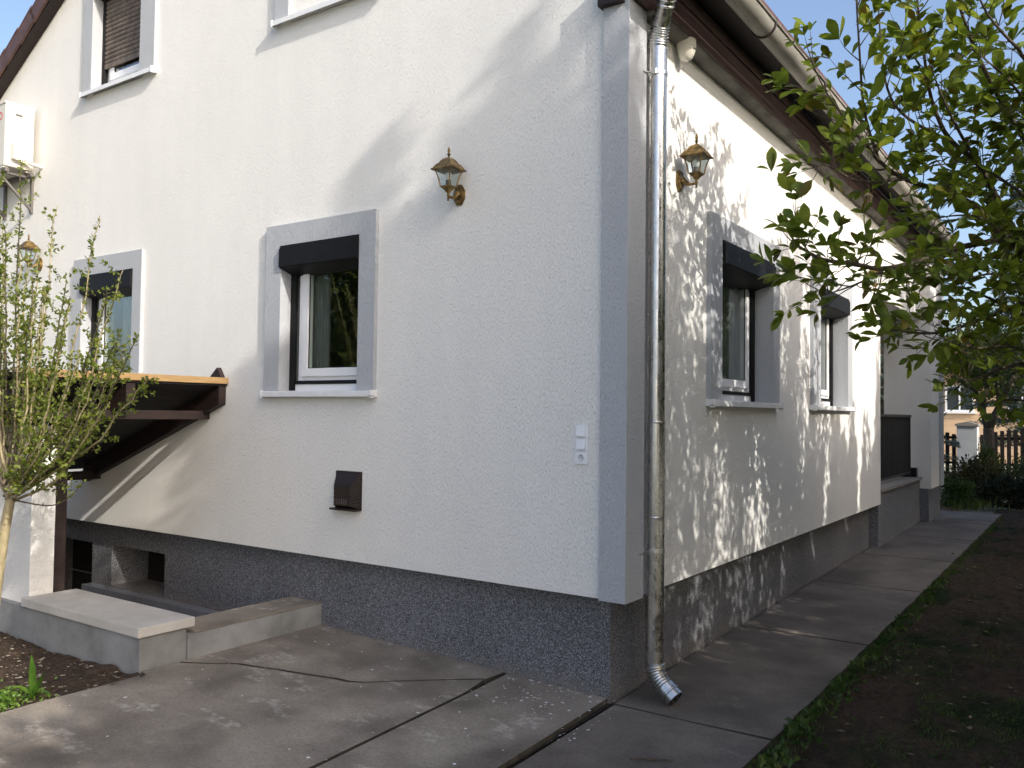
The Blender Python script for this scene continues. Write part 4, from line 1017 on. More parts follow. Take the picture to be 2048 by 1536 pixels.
mb = MB(); mb.tube(smooth_poly([np.array((2.90, 3.20, -0.25))-MGI, np.array((2.93, 3.22, 0.6))-MGI, np.array(F)-MGI]), [0.085, 0.062], 10)
obj('trunk', mb, 'bark', mg, True)
gm = np.random.default_rng(21)
tw = MB(); leaves = []   # (pos, dir, kind, yellow)
def add_leaf(p, d, big=1.0):
    leaves.append((np.array(p), unit(np.array(d)), int(gm.integers(0, 4)), gm.random() < 0.11, big*(0.55+0.75*gm.random())))
def twig(p, d, L, r, depth=0):
    d = unit(np.array(d)); pts = [np.array(p)]; n = max(2, int(L/0.05))
    for i in range(n):
        d = unit(d+gm.normal(0, 0.10, 3)+np.array([0, 0, 0.06])); pts.append(pts[-1]+d*L/n)
    tw.tube([q-MGI for q in pts], [r*(1-0.7*i/n) for i in range(n+1)], 5)
    for i in range(1, n+1):
        if i < n*0.3: continue
        side = unit(np.cross(d, gm.normal(0, 1, 3))); side[2] = side[2]*0.5+0.1
        if gm.random() < 0.8: add_leaf(pts[i], d*0.7+side*0.9)
        if depth == 0 and L > 0.24 and gm.random() < 0.38: twig(pts[i], d*0.7+unit(side)*0.8, L*0.45, r*0.7, 1)
    for k in range(4):
        side = unit(np.cross(d, gm.normal(0, 1, 3))); add_leaf(pts[-1], d*0.9+side*0.75)
for pts, r0 in LIMBS:
    sp_ = smooth_poly(pts, 2)
    m = MB(); n = len(sp_); m.tube([p-MGI for p in sp_], [r0*(1-0.82*i/(n-1)) for i in range(n)], 7)
    obj('branch', m, 'bark', mg, True)
    q, tn = poly_points(sp_, 0.050)
    skip = 0.22 if pts[0] is F else 0.05
    for i, (p, t_) in enumerate(zip(q, tn)):
        if i < len(q)*skip or gm.random() > 0.84: continue
        side = unit(np.cross(t_, gm.normal(0, 1, 3)))
        twig(p, t_*0.55+side*0.8+np.array([0, 0, 0.25]), 0.10+0.30*gm.random()**1.5, 0.0042)
    twig(sp_[-1], sp_[-1]-sp_[-2], 0.14, 0.004)
o = obj('twigs', tw, 'bark', mg); o['kind'] = 'stuff'
def leaf_matrix(p, d, sc):
    d = unit(d); upv = np.array([0, 0, 1.0])+gm.normal(0, 0.45, 3)
    y = unit(np.cross(upv, d)); z = np.cross(d, y)
    Mx = Matrix(((d[0]*sc, y[0]*sc, z[0]*sc, p[0]), (d[1]*sc, y[1]*sc, z[1]*sc, p[1]), (d[2]*sc, y[2]*sc, z[2]*sc, p[2]), (0, 0, 0, 1)))
    return Mx
cam_p = np.array([2.3869, -4.6689, 1.6]); fwn = np.array(fw); r2n = np.array(r2); u2n = np.array(u2)
def in_view(p):
    d = p-cam_p; z = d@fwn
    if z < 0.3: return None
    x = d@r2n/z*FPX; y = d@u2n/z*FPX
    return z if abs(x) < 1030 and abs(y) < 775 else None
vis = []
for i, lf in enumerate(leaves):
    z = in_view(lf[0])
    if z: vis.append((z/lf[4], i))
vis.sort(); own = set(i for _, i in vis[:300])
fv = []; ff = []; fm = []
for i, (p, d, kd, yl, sc) in enumerate(leaves):
    Mx = leaf_matrix(p-MGI, d, sc)
    if i in own:
        o = bpy.data.objects.new('leaf', LME[kd*2+int(yl)]); COL.objects.link(o); o.parent = mg; o.matrix_local = Mx
    else:
        A = np.array(Mx); vs, fs = LV[kd]; b = len(fv)
        fv += [tuple(x) for x in (vs @ A[:3, :3].T+A[:3, 3])]; ff += [tuple(k+b for k in f) for f in fs]; fm += [int(yl)]*len(fs)
me = bpy.data.meshes.new('foliage'); me.from_pydata(fv, [], ff); me.materials.append(MT['mag']); me.materials.append(MT['mag_y'])
me.polygons.foreach_set('material_index', fm); me.polygons.foreach_set('use_smooth', [True]*len(ff)); me.update()
o = obj('foliage', me, None, mg); o['kind'] = 'stuff'
print('magnolia leaves', len(leaves), 'in view', len(vis))
# withered seed head hanging on a thread
sd = tag(empty('seed_head', (1.21, 0.90, 2.96)), 'small withered brown seed head hanging on a thread below the magnolia', 'seed head')
mb = MB(); mb.tube([(0.0, 0.0, 0.30), (0.004, 0.0, 0.15), (0, 0, 0.02)], 0.0016, 5); obj('thread', mb, 'bark', sd)
mb = MB()
g8 = np.random.default_rng(8)
for k in range(9):
    a = 2*math.pi*k/9; mb.tube([(0.004*math.cos(a), 0.004*math.sin(a), 0.03), (0.022*math.cos(a), 0.022*math.sin(a), 0.01), (0.018*math.cos(a), 0.018*math.sin(a), -0.03-0.012*g8.random())], [0.004, 0.008, 0.002], 5)
obj('pod', mb, 'dry', sd)

# ------------------------------------------------------------------ tall bush at the left
sb = tag(empty('flowering_bush', (-3.75, -1.92, -0.12)), 'sunlit upright bush with many thin leafy shoots in front of the canopy', 'bush')
SBI = np.array([-3.75, -1.92, -0.12]); gs = np.random.default_rng(5)
mb = MB(); tp = smooth_poly([np.array((-3.72, -1.92, -0.15))-SBI, np.array((-3.63, -1.92, 0.35))-SBI, np.array((-3.53, -1.92, 0.80))-SBI, np.array((-3.44, -1.92, 1.08))-SBI])
mb.tube(tp, [0.040-0.012*i/(len(tp)-1) for i in range(len(tp))], 10); obj('trunk', mb, 'pale_bark', sb, True)
SP = []; SD = []
ends = []
for k in range(26):
    u = k/25; ends.append((-4.75+2.55*u+gs.normal(0, 0.07), -1.92+gs.normal(0, 0.20), 3.12-1.15*max(0, (u-0.30)/0.70)**1.15+gs.normal(0, 0.14)-0.25*gs.random()))
ends += [(-2.62, -1.85, 2.78), (-3.50, -1.9, 3.25), (-3.62, -2.0, 3.10), (-2.28, -1.9, 2.40), (-2.20, -1.95, 2.05), (-2.15, -1.8, 1.78)]
for k in range(15): ends.append((-4.3+2.05*gs.random(), -1.92+gs.normal(0, 0.24), 1.6+1.0*gs.random()))
for k in range(8): ends.append((-3.0+0.75*gs.random(), -1.92+gs.normal(0, 0.2), 1.35+0.4*gs.random()))
for k, e in enumerate(ends):
    s0 = np.array((-3.46-0.06*gs.random(), -1.92+gs.normal(0, 0.015), 0.98+0.14*gs.random())); e = np.array(e)
    c1 = s0+(e-s0)*np.array([0.62, 0.6, 0.30])+np.array([0, 0, 0.03])
    pts = smooth_poly([s0, s0+(c1-s0)*0.5+np.array([0, 0, -0.02]), c1, c1*0.45+e*0.55, e], 2); n = len(pts)
    for i in range(1, n): pts[i] = pts[i]+gs.normal(0, 0.006, 3)
    m = MB(); m.tube([p-SBI for p in pts], [0.0105*(1-0.86*i/(n-1))+0.0008 for i in range(n)], 5); obj('branch', m, 'pale_bark' if k % 3 else 'bark', sb, True)
    q, tn = poly_points(pts, 0.020)
    for i, (p, t_) in enumerate(zip(q, tn)):
        if i < len(q)*0.20: continue
        dens = 0.80 if i > len(q)*0.35 else 0.4
        if gs.random() > dens: continue
        for _ in range(int(gs.integers(2, 6))):
            dd = unit(np.cross(t_, gs.normal(0, 1, 3)))
            SP.append(p+gs.normal(0, 0.005, 3)); SD.append(dd*0.9+t_*0.5)
        if gs.random() < 0.16:   # short side spur
            dd = unit(np.cross(t_, gs.normal(0, 1, 3)))+np.array([0, 0, 0.6]); dd = unit(dd); L_ = 0.05+0.12*gs.random()
            for w in np.linspace(0.3, 1, 5):
                for _ in range(3): SP.append(p+dd*L_*w); SD.append(unit(np.cross(dd, gs.normal(0, 1, 3)))+dd*0.6)
# lowest bare twig pointing right
m = MB(); tp = smooth_poly([np.array(p)-SBI for p in ((-3.45, -1.92, 1.00), (-3.0, -1.9, 0.98), (-2.80, -1.9, 1.04), (-2.62, -1.9, 1.16))]); m.tube(tp, [0.006-0.004*i/(len(tp)-1) for i in range(len(tp))], 5); obj('branch', m, 'bark', sb, True)
for w in (0.35, 0.5, 0.7, 0.85, 0.9, 1.0):
    p = tp[int((len(tp)-1)*w)]+SBI
    for _ in range(3): SP.append(p); SD.append(gs.normal(0, 1, 3)+np.array([0.2, 0, 0.6]))
for z_ in (0.2, 0.45, 0.62, 0.75):   # tufts on the trunk
    for _ in range(9): SP.append(np.array((-3.66+0.12*z_+gs.normal(0, 0.03), -1.95+gs.normal(0, 0.02), z_+gs.normal(0, 0.04)))); SD.append(gs.normal(0, 1, 3))
V = leaf_cloud(np.array(SP)-SBI, np.array(SD), 0.028, 0.017, 0.25, 0.55, gs)
o = obj('foliage', faces_mesh('foliage', V, 4, ['shrub']), None, sb); o['kind'] = 'stuff'
print('shrub leaves', len(SP))

# ------------------------------------------------------------------ soil bed details
def blades_mesh(P, H, W, lean, g, mats, mi=None):
    N = len(P); a = g.random(N)*2*math.pi
    d = np.stack([np.cos(a), np.sin(a), np.zeros(N)], 1); s = np.stack([-np.sin(a), np.cos(a), np.zeros(N)], 1)
    H = H.reshape(-1, 1); W = W.reshape(-1, 1); ln = (lean*g.random((N, 1)))
    z = np.array([[0, 0, 1.0]])
    a0 = P-s*W*0.5; a1 = P+s*W*0.5; m = P+d*H*ln*0.35+z*H*0.6; b0 = m-s*W*0.35; b1 = m+s*W*0.35; t_ = P+d*H*ln+z*H*(1-0.3*ln)
    V1 = np.stack([a0, a1, b1, b0], 1); V2 = np.stack([b0, b1, t_, t_], 1)
    return np.concatenate([V1, V2], 0)
def tri_fix(name, V, mats):
    # second half are triangles stored as quads with a repeated vertex: split them
    N = len(V)//2; q = V[:N]; tr = V[N:, :3]
    vs = np.concatenate([q.reshape(-1, 3), tr.reshape(-1, 3)], 0)
    me = bpy.data.meshes.new(name); me.vertices.add(len(vs)); me.vertices.foreach_set('co', vs.astype(np.float32).reshape(-1))
    nl = N*4+N*3; me.loops.add(nl); me.loops.foreach_set('vertex_index', np.arange(nl, dtype=np.int32))
    me.polygons.add(2*N)
    me.polygons.foreach_set('loop_start', np.concatenate([np.arange(0, 4*N, 4), 4*N+np.arange(0, 3*N, 3)]).astype(np.int32))
    me.polygons.foreach_set('loop_total', np.concatenate([np.full(N, 4), np.full(N, 3)]).astype(np.int32))
    for m in mats: me.materials.append(MT[m])
    me.update(calc_edges=True); me.validate(); return me

def pebbles(name, P, size, mat, label, cat, g, flat=0.5):
    base = np.array([(1, 0, 0), (0, 1, 0), (-1, 0, 0), (0, -1, 0), (0, 0, 0.8), (0, 0, -0.5), (0.7, 0.7, 0.3), (-0.7, 0.6, 0.3), (-0.6, -0.7, 0.25), (0.7, -0.6, 0.35)])
    hull = bmesh.new()
    for b in base: hull.verts.new(b)
    bmesh.ops.convex_hull(hull, input=hull.verts[:]); hull.verts.index_update()
    hv = np.array([v_.co[:] for v_ in hull.verts]); hf = [tuple(v_.index for v_ in f.verts) for f in hull.faces]; hull.free()
    vs = []; fs = []
    for p in P:
        s = size*(0.4+1.2*g.random()**2); an = g.random()*6.28; ca, sa = math.cos(an), math.sin(an)
        sc = np.array([1, 0.6+0.4*g.random(), flat*(0.6+0.6*g.random())])*s
        q = hv*sc; q = np.stack([q[:, 0]*ca-q[:, 1]*sa, q[:, 0]*sa+q[:, 1]*ca, q[:, 2]], 1)+p; b = len(vs)
        vs += [tuple(x) for x in q]; fs += [tuple(i+b for i in f) for f in hf]
    mb = MB(); mb.add(vs, fs); return tag(obj(name, mb, mat), label, cat, kind='stuff')
g1 = np.random.default_rng(11)
N = 900
P = np.stack([-2.70-2.6*g1.random(N)**1.3, -1.50-1.9*g1.random(N), np.full(N, -0.108)], 1)
pebbles('gravel', P, 0.011, 'stone', 'pale pebbles scattered over the soil bed', 'gravel', g1)
N = 110
P = np.stack([-0.35-0.55*g1.random(N), 0.09-0.55*g1.random(N)**1.6, np.zeros(N)], 1); P[:, 0] += 0.3*g1.random(N)**2
P2 = np.stack([-2.5+2.4*g1.random(50), 0.05-2.2*g1.random(50), np.zeros(50)], 1)
P3 = np.stack([-0.095+0.05*g1.normal(0, 1, 26), 0.05-0.7*g1.random(26), np.zeros(26)], 1)
P = np.concatenate([P, P2, P3]); P = P[P[:, 0] < -0.0]; P[:, 2] = [patio_z(x)+0.002 if x < -0.12 else -0.188 for x in P[:, 0]]
pebbles('plaster_chips', P, 0.0075, 'chip', 'white plaster crumbs lying on the patio concrete', 'debris', g1, 0.35)
Pj = [(-2.68+2.52*q, 0.112-0.035*abs(w), 0) for q, w in zip(g1.random(420), g1.normal(0, 0.5, 420))]
Pj = np.array([(x, y, patio_z(x)+0.002) for x, y, _ in Pj])
Pk = np.array([(-0.135+0.03*abs(w), 0.1+7.2*q, path_z(0.1+7.2*q)+0.002) for q, w in zip(g1.random(500)**1.5, g1.normal(0, 0.5, 500))])
Pl = np.array([(x, y, patio_z(x)+0.001) for x, y in zip(-2.6+2.45*g1.random(260), 0.05-2.6*g1.random(260))])
pebbles('joint_grit', np.concatenate([Pj, Pk, Pl]), 0.006, 'grit', 'fine grey grit on the patio and along the foot of the plinth', 'grit', g1, 0.6)
tg = MB(); tg.tube([(0.36, -0.62, -0.178), (0.46, -0.57, -0.176), (0.55, -0.50, -0.180)], [0.004, 0.006, 0.003], 5)
tag(obj('fallen_twig', tg, 'bark'), 'thin dark twig lying on the path near the downpipe', 'twig')
# upright weed beside the soil edge
wd = tag(empty('broadleaf_weed', (-2.80, -2.07, -0.11)), 'single bright green upright weed with long toothed leaves in the soil', 'weed')
def blade_leaf(L, W, curve, az, tilt):
    n = 8; vs = []; fs = []
    for i in range(n+1):
        u = i/n; w = W*math.sin(math.pi*min(1, u*0.9+0.1))**0.8*(1-0.25*u)*(1+0.10*(i % 2)) if i < n else 0.002
        r = L*u; x = r*math.cos(tilt)+curve*L*u*u*0.5; z = r*math.sin(tilt)-curve*L*u*u
        for s in (-1, 0, 1):
            y = s*w*0.5; vs.append((x*math.cos(az)-y*math.sin(az), x*math.sin(az)+y*math.cos(az), z+abs(s)*w*0.12))
    for i in range(n):
        for j in range(2):
            fs.append((i*3+j, i*3+j+1, i*3+j+4, i*3+j+3))
    mb = MB(); mb.add(vs, fs); return mb
for L_, W_3, cv, az, ti in ((0.26, 0.060, 0.02, R(200), R(86)), (0.19, 0.045, 0.12, R(20), R(70)), (0.20, 0.040, 0.55, R(5), R(52)), (0.16, 0.040, 0.5, R(170), R(48)), (0.20, 0.045, 0.5, R(215), R(55)), (0.13, 0.035, 0.45, R(300), R(45)), (0.10, 0.03, 0.4, R(100), R(60))):
    obj('leaf', blade_leaf(L_, W_3, cv, az, ti), 'weed', wd, True)
N = 2600
r = np.abs(g1.normal(0, 0.16, N)); a = g1.random(N)*6.28
P = np.stack([-2.84+r*np.cos(a)*1.0, -2.36+r*np.sin(a)*1.1, -0.10+0.10*np.maximum(0, 1-r/0.34)*g1.random(N)], 1)
P = P[P[:, 0] < -2.66]
V = leaf_cloud(P, np.tile([0, 0, 0.3], (len(P), 1)), 0.020, 0.017, 0.5, 0.8, g1)
tag(obj('clover_patch', faces_mesh('clover_patch', V, 4, ['weed']), None), 'bright green clover patch at the soil edge in the lower left', 'clover', kind='stuff')

# ------------------------------------------------------------------ grass and litter along the path
g2 = np.random.default_rng(12)
N = 9000
y = -2.5+14.5*g2.random(N)**1.4; ex = 0.87+0.007*np.maximum(y, 0)
dens = 0.5+0.5*np.sin(y*2.3)*np.sin(y*0.9+1)
x = ex+0.005+np.abs(g2.normal(0, 0.055, N))
keep = g2.random(N) < 0.35+0.65*dens
P1 = np.stack([x, y, [lawn_z(0, q)-0.01 for q in y]], 1)[keep]
N = 40000
x = 0.95+2.2*g2.random(N); y = -3.0+10*g2.random(N)**1.3
cl = np.sin(x*2.9+1.0)*np.sin(y*1.5+0.6)+0.5*np.sin(x*6.1+y*3.3)
P2 = np.stack([x, y, [lawn_z(0, q)-0.01 for q in y]], 1)[cl > 0.25]
P2b = np.stack([1.25+1.3*g2.random(15000), -1.2+3.2*g2.random(15000), np.zeros(15000)], 1); P2b[:, 2] = [lawn_z(0, q)-0.01 for q in P2b[:, 1]]
P2b = P2b[(P2b[:, 0]-1.95)**2/0.45+(P2b[:, 1]-0.5)**2/1.5 < 1+0.3*np.sin(P2b[:, 1]*5)]
P = np.concatenate([P1, P2, P2b]); H = np.concatenate([0.022+0.050*g2.random(len(P1))**1.5, 0.012+0.022*g2.random(len(P2)+len(P2b))]); W = 0.003+0.003*g2.random(len(P))
tag(obj('grass', tri_fix('grass', blades_mesh(P, H, W, 1.1, g2, None), ['grass']), None), 'patchy short grass on the shaded lawn beside the path', 'grass', kind='stuff')
N = 700
y = -2.4+8*g2.random(N)**1.6; x = 0.90+0.007*np.maximum(y, 0)+np.abs(g2.normal(0, 0.07, N)); x += np.where(y < 0.2, 0.10*g2.random(N), 0)
P = np.stack([x, y, [lawn_z(0, q)+0.012 for q in y]], 1); P = np.repeat(P, 3, 0)+g2.normal(0, 0.01, (3*N, 3)); P[:, 2] = np.abs(P[:, 2]+0.19)-0.19
V = leaf_cloud(P, np.tile([0, 0, 0.5], (len(P), 1)), 0.045, 0.022, 0.2, 0.9, g2)
tag(obj('edge_weeds', faces_mesh('edge_weeds', V, 4, ['grass']), None), 'low leafy weeds along the edge of the path', 'weeds', kind='stuff')
N = 260
x = 1.0+1.8*g2.random(N); y = -2.5+11*g2.random(N)
P = np.stack([x, y, [lawn_z(0, q)+0.008 for q in y]], 1)
V = leaf_cloud(P, g2.normal(0, 1, (N, 3))*np.array([1, 1, 0.05]), 0.05, 0.025, 0.0, 0.2, g2); V[:, :, 2] = P[:, None, 2]+np.abs(V[:, :, 2]-P[:, None, 2])*0.3
tag(obj('leaf_litter', faces_mesh('leaf_litter', V, 4, ['dry']), None), 'dry fallen leaves lying on the bare lawn', 'leaf litter', kind='stuff')

# ------------------------------------------------------------------ street side: fence, gate pillar, neighbours
FY = 22.0
pil = tag(empty('gate_pillar', (-0.65, FY, -0.05)), 'grey rendered gate pillar with a flat cap beyond the path', 'pillar')
mb = MB(); mb.bbox(-0.25, 0.25, -0.25, 0.25, -0.1, 1.44, 0.01); obj('shaft', mb, 'pillar', pil)
mb = MB(); mb.bbox(-0.29, 0.29, -0.29, 0.29, 1.442, 1.50, 0.008); mb.extrude([(-0.29, 1.50), (0.29, 1.50), (0, 1.57)], 'y', -0.28, 0.28); obj('cap', mb, 'ledge_stone', pil)
def fence(x0, x1, label, swap):
    f = tag(empty('picket_fence', ((x0+x1)/2, FY, -0.05)), label, 'fence'); L_ = x1-x0
    for z in (0.42, 1.12):
        mb = MB(); mb.bbox(-L_/2, L_/2, 0.03, 0.07, z-0.035, z+0.035, 0.004); obj('rail', mb, 'picket', f)
    n = int(L_/0.155)
    mb = MB(); mb.extrude([(-0.05, 0.0), (0.05, 0.0), (0.05, 1.0), (-0.05, 1.0)], 'y', 0.0, 0.025); pm = mb.mesh('picket')
    for i in range(n):
        o = obj('picket', pm, 'picket', f); u = (i+0.5)/n
        uu = u if swap else 1-u
        o.location = (-L_/2+L_*u, 0, 0.10); o.scale = (1, 1, 1.08+0.20*math.sin(math.pi*min(1, uu*L_/2.2+0.02))*(1 if uu*L_/2.2 < 1 else 0.5))
    return f
fence(-3.2, -0.92, 'dark picket fence to the left of the gate pillar', False)
fence(-0.38, 4.2, 'dark picket fence to the right of the gate pillar', True)
# brick house across the street
bh = tag(empty('brick_house', (-1.0, 36, -0.1)), 'tan brick house across the street behind the picket fence', 'house')
mb = MB(); mb.box(-9, 9, 0, 8, -0.3, 3.7); obj('wall', mb, 'brick', bh)
mb = MB(); mb.extrude([(-9.4, 3.701), (9.4, 3.701), (6.0, 5.2), (-6.0, 5.2)], 'y', -0.4, 8.4); obj('roof', mb, 'tile', bh)
for x in (-1.55, 0.75, 3.6, -4.6):
    mb = MB(); z0, z1 = 2.0, 3.1
    mb.box(x-0.55, x+0.55, -0.05, 0.0, z0, z0+0.07); mb.box(x-0.55, x+0.55, -0.05, 0.0, z1-0.07, z1); mb.box(x-0.55, x-0.48, -0.049, 0.0, z0+0.07, z1-0.07); mb.box(x+0.48, x+0.55, -0.049, 0.0, z0+0.07, z1-0.07); mb.box(x-0.03, x+0.03, -0.048, 0.0, z0+0.07, z1-0.07)
    w = obj('window', mb, 'pvc', bh)
    mb = MB(); mb.box(x-0.48, x+0.48, -0.02, -0.012, z0+0.06, z1-0.06); obj('pane', mb, 'glass', w)
    mb = MB(); mb.box(x-0.48, x+0.48, -0.010, -0.003, z0+0.06, z1-0.06); obj('pane_backing', mb, 'dark_room', w)  # dark sheet stands in for the unlit room behind the pane
    mb = MB(); mb.bbox(x-0.65, x+0.65, -0.12, 0.0, z0-0.09, z0-0.002, 0.01); obj('sill', mb, 'sill', w)

# blue spruce behind the porch
def spruce(base, h, rad, label, seed, lean=(0, 0)):
    g = np.random.default_rng(seed); root = tag(empty('blue_spruce', base), label, 'tree', 'blue spruces behind the house')
    mb = MB(); mb.tube([(0, 0, -0.1), (0, 0, h*0.5), (0, 0, h)], [0.14, 0.09, 0.01], 8); obj('trunk', mb, 'bark', root)
    PS = []; DS = []
    z = 0.9
    bw_ = MB()
    while z < h-0.2:
        n = 7 if z < h*0.7 else 5; rr_ = rad*(1-z/h)**0.85+0.12
        for k in range(n):
            a = g.random()*6.28; L_ = rr_*(0.75+0.4*g.random()); d = np.array([math.cos(a), math.sin(a), -0.16+0.1*g.random()])
            s = np.array([-math.sin(a), math.cos(a), 0])
            bw_.tube([(0, 0, z), tuple(np.array([0, 0, z])+d*L_*0.95)], [0.018, 0.004], 4, cap=False)
            m = int(40*L_)+8
            for _ in range(m):
                u = g.random()**0.6; wd_ = 0.40*L_*(1-u)+0.08
                PS.append(np.array([0, 0, z])+d*L_*u+s*wd_*g.uniform(-1, 1)+np.array([0, 0, 0.05*math.sin(u*3)+g.normal(0, 0.03)])); DS.append(d*0.8+s*g.uniform(-0.8, 0.8)+np.array([0, 0, 0.35]))
        z += 0.20+0.10*g.random()
    obj('branches', bw_, 'bark', root)['kind'] = 'stuff'
    PS = np.array(PS); DS = np.array(DS); PS = np.repeat(PS, 3, 0)+g.normal(0, 0.02, (3*len(PS), 3)); DS = np.repeat(DS, 3, 0)
    V = leaf_cloud(PS, DS, 0.13, 0.030, 0.1, 0.35, g)
    obj('crown', faces_mesh('crown', V, 4, ['spruce']), None, root)
spruce((-2.15, 18.2, -0.1), 7.5, 1.7, 'blue spruce standing just behind the house corner', 31)
spruce((0.55, 27.0, -0.1), 10.8, 1.9, 'tall distant blue spruce showing above the magnolia leaves', 32)

ft = tag(empty('forked_tree', (0.02, 20.2, -0.05)), 'small dark tree with a forked trunk in front of the brick house', 'tree')
mb = MB(); mb.tube([(0, 0, -0.05), (0.01, 0, 0.7), (0, 0, 1.42)], [0.15, 0.13, 0.125], 9)
mb.tube([(0, 0, 1.34), (-0.10, 0.02, 1.75), (-0.24, 0.05, 2.2), (-0.55, 0.1, 3.0), (-0.7, 0.1, 3.6)], [0.095, 0.075, 0.065, 0.04, 0.015], 8)
mb.tube([(0, 0, 1.34), (0.13, 0, 1.72), (0.36, 0.02, 2.25), (0.62, 0.05, 2.9), (0.75, 0.1, 3.6)], [0.10, 0.085, 0.07, 0.045, 0.015], 8)
mb.tube([(-0.10, 0.02, 1.75), (-0.08, 0.05, 2.3), (0.0, 0.1, 3.2)], [0.05, 0.035, 0.015], 7)
mb.tube([(0.24, 0.01, 2.0), (0.20, -0.1, 2.5), (0.15, -0.2, 3.3)], [0.05, 0.035, 0.012], 7)
obj('trunk', mb, 'bark', ft, True)
gf = np.random.default_rng(41)
P, D = crown_points(5200, (0.1, 0, 3.2), (1.6, 1.3, 1.15), gf, 46, 0.3, 0.20)
P = P[P[:, 2] > 1.95]; obj('crown', faces_mesh('crown', leaf_cloud(P, unit(P-np.array([0.1, 0, 3.0]))*0.5, 0.10, 0.055, 0.0, 0.9, gf), 4, ['tree']), None, ft)
def bush(name, label, base, rad, N, leaf, mat, seed, cat='bush', group='bushes at the end of the path'):
    g = np.random.default_rng(seed); root = tag(empty(name, base), label, cat, group)
    P, D = crown_points(N, (0, 0, rad[2]*0.55), rad, g, 26, 0.25, 0.24); P[:, 2] = np.maximum(P[:, 2], 0.01)
    V = leaf_cloud(P, D*0.8, leaf, leaf*0.42, 0.35, 0.6, g); obj('foliage', faces_mesh('foliage', V, 4, [mat]), None, root)
    mb = MB()
    for k in range(7):
        a = 6.28*k/7; mb.tube([(0, 0, -0.02), (rad[0]*0.3*math.cos(a), rad[1]*0.3*math.sin(a), rad[2]*0.5), (rad[0]*0.6*math.cos(a), rad[1]*0.6*math.sin(a), rad[2]*0.85)], [0.015, 0.01, 0.003], 4)
    obj('stems', mb, 'bark', root)
bush('golden_bush', 'feathery yellowish bush in front of the gate pillar', (0.18, 16.2, -0.06), (0.62, 0.6, 0.50), 5200, 0.09, 'bush_y', 51)
bush('low_bush', 'dark low bush at the end of the path', (0.85, 14.2, -0.06), (0.85, 0.6, 0.34), 4200, 0.07, 'bush', 52)
bush('low_bush', 'small leafy bush close to the house corner at the path end', (0.12, 13.4, -0.06), (0.35, 0.45, 0.32), 2200, 0.06, 'grass', 53)
bush('round_bush', 'large dark bush at the right edge behind the lawn', (1.75, 15.0, -0.06), (1.0, 0.9, 0.52), 5200, 0.08, 'bush', 54)
bush('round_bush', 'green bush below the forked tree', (1.05, 17.8, -0.06), (0.8, 0.8, 0.48), 3600, 0.08, 'tree', 55)
bush('tall_bush', 'tall dark bush covering the right end of the fence', (1.55, 20.4, -0.06), (0.75, 0.9, 1.55), 5200, 0.09, 'bush', 56)
bush('conifer_bush', 'spiky little conifer bush beside the gate pillar', (0.05, 19.4, -0.06), (0.30, 0.30, 0.62), 2200, 0.09, 'tree', 57)
g3 = np.random.default_rng(61); N = 420
P = np.stack([0.28+0.22*g3.normal(0, 1, N), 13.3+0.25*g3.normal(0, 1, N), np.full(N, -0.06)], 1)
tag(obj('iris_clump', tri_fix('iris_clump', blades_mesh(P, 0.11+0.17*g3.random(N), 0.012+0.006*g3.random(N), 0.45, g3, None), ['tree']), None), 'clump of long grassy blades at the foot of the bushes', 'grass clump', kind='stuff')

# ------------------------------------------------------------------ garden trees outside the picture that shade the house
def column_tree_proto(seed=71, nb=120, nl=80, leaf=0.105):
    root = empty('column_tree', (0, 0, 0)); g = np.random.default_rng(seed)
    mb = MB(); mb.tube([(0, 0, -0.1), (0.02, 0, 2.5), (0, 0.02, 5.6)], [0.09, 0.06, 0.012], 8); obj('trunk', mb, 'bark', root)
    PS = []; DS = []
    for k in range(nb):
        a = g.random()*6.28; z0 = 1.15+3.65*g.random(); L_ = 0.7+0.9*g.random(); rr_ = 0.62*(1-0.5*max(0, z0-2.2)/2.6)
        s = np.array([0.06*math.cos(a), 0.06*math.sin(a), z0]); e = np.array([rr_*(0.5+0.6*g.random())*math.cos(a), rr_*(0.5+0.6*g.random())*math.sin(a), z0+L_])
        n = nl; u = g.random(n)**0.75
        PS.append(s+(e-s)*u[:, None]+g.normal(0, 0.060, (n, 3))*(1.35-u[:, None])); DS.append(np.tile(unit((e-s)[None])[0], (n, 1)))
    PS = np.concatenate(PS); DS = np.concatenate(DS)
    V = leaf_cloud(PS, DS, leaf, leaf*0.57, 0.3, 0.6, g)
    obj('crown', faces_mesh('crown', V, 4, ['hedge']), None, root)
    return root
g4 = np.random.default_rng(72)
protos = [column_tree_proto(71, 130, 85), column_tree_proto(75, 120, 60, 0.072)]; used = [False, False]
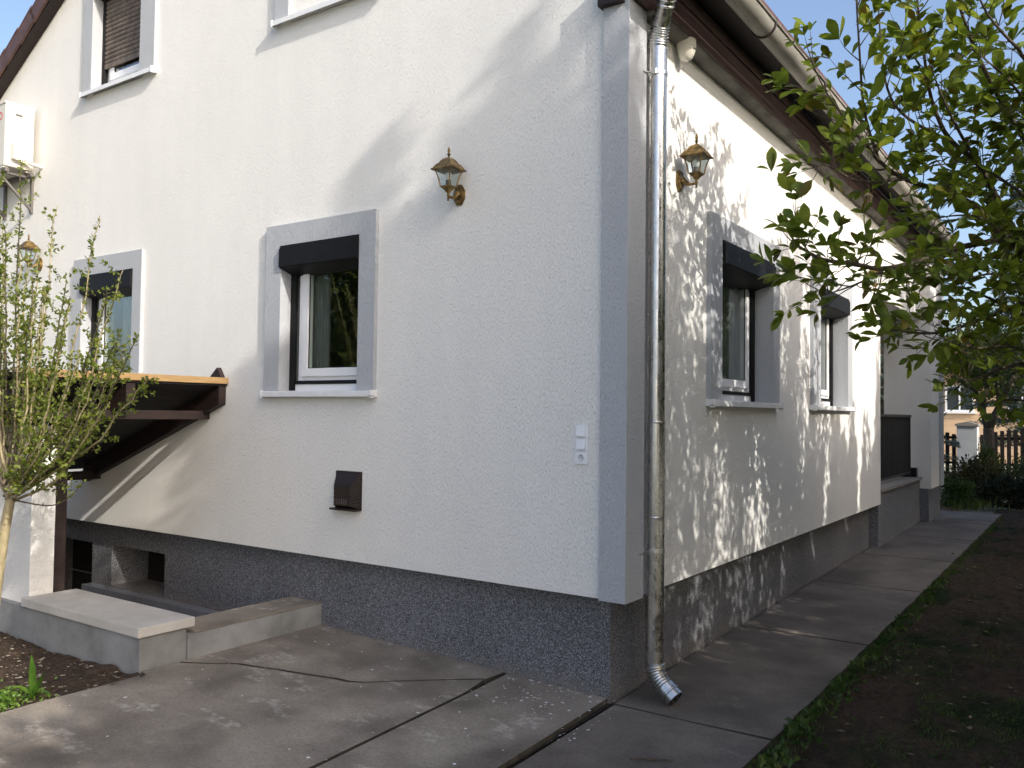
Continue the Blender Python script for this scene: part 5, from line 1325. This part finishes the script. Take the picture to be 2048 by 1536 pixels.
def place_column(x, y, h, w=1.05, kind=0):
    o = copy_tree(protos[kind]) if used[kind] else protos[kind]
    used[kind] = True
    o.scale = (w*(1+0.08*g4.normal()), w*(1+0.08*g4.normal()), h/6.3)
    o.location = (x, y, -0.22); o.rotation_euler = (0, 0, g4.random()*6.28)
    tag(o, 'unseen upright garden tree along the lawn to the right', 'tree', 'row of upright trees along the lawn')
yv = -4.2
while yv < 20:
    lacy = -1.1 < yv < 2.5
    h = 4.3 if yv < -3.85 else (6.6 if yv < -2.75 else (6.3 if yv < -1.1 else (6.25 if lacy else (5.0 if yv < 7.6 else 6.9))))
    if lacy: h = 5.75
    place_column((3.9 if lacy else 5.0)+g4.normal(0, 0.2), yv+(0.3 if lacy else 0), h*(1+(0.02 if yv < -2.7 else 0.055)*g4.normal()), 1.0 if lacy else 1.05, int(lacy))
    yv += (0.50 if yv < -2.6 else (0.70 if yv < -0.9 else (0.62 if lacy else 0.62)))+0.3*g4.random()
for x, y, h in ((6.9, -2.52, 9.1), (7.1, -2.28, 9.1), (6.9, -1.95, 8.6), (7.2, -1.6, 8.1), (7.5, -2.35, 9.0)): place_column(x, y, h, 1.0)
for x, y, h in ((3.9, 7.6, 6.0), (3.7, 8.5, 6.3), (3.9, 9.4, 6.5), (3.6, 10.4, 6.4), (3.8, 11.5, 6.6), (3.7, 12.7, 6.5)): place_column(x, y, h, 1.3)  # unseen dense trees added to dim the porch and path end
yv = -1.5
while yv < 15:
    place_column(6.0+g4.normal(0, 0.15), yv, (3.7 if yv < 2.6 else (4.6 if yv < 7.4 else 6.6))*(1+0.06*g4.normal()), 1.1); yv += 0.6+0.25*g4.random()  # second unseen row, added to keep sun off the path and lower wall
bt = simple_tree('garden_tree', 'broad garden tree left of the viewer, mirrored in the panes', 'tree', (-9.6, -7.0, -0.1), 7, (0, 0, 3.9), (2.2, 2.2, 3.2), 15000, 0.14, 'tree', 0.22, 'broad trees mirrored in the panes', 81, clumps=80, cs=0.17)
for x, y, s, rz in ((-13.5, -8.0, 1.1, 1.0), (-11.5, -11.0, 1.15, 2.2)):
    o = copy_tree(bt); o.location = (x, y, -0.1); o.scale = (s, s, s); o.rotation_euler = (0, 0, rz)
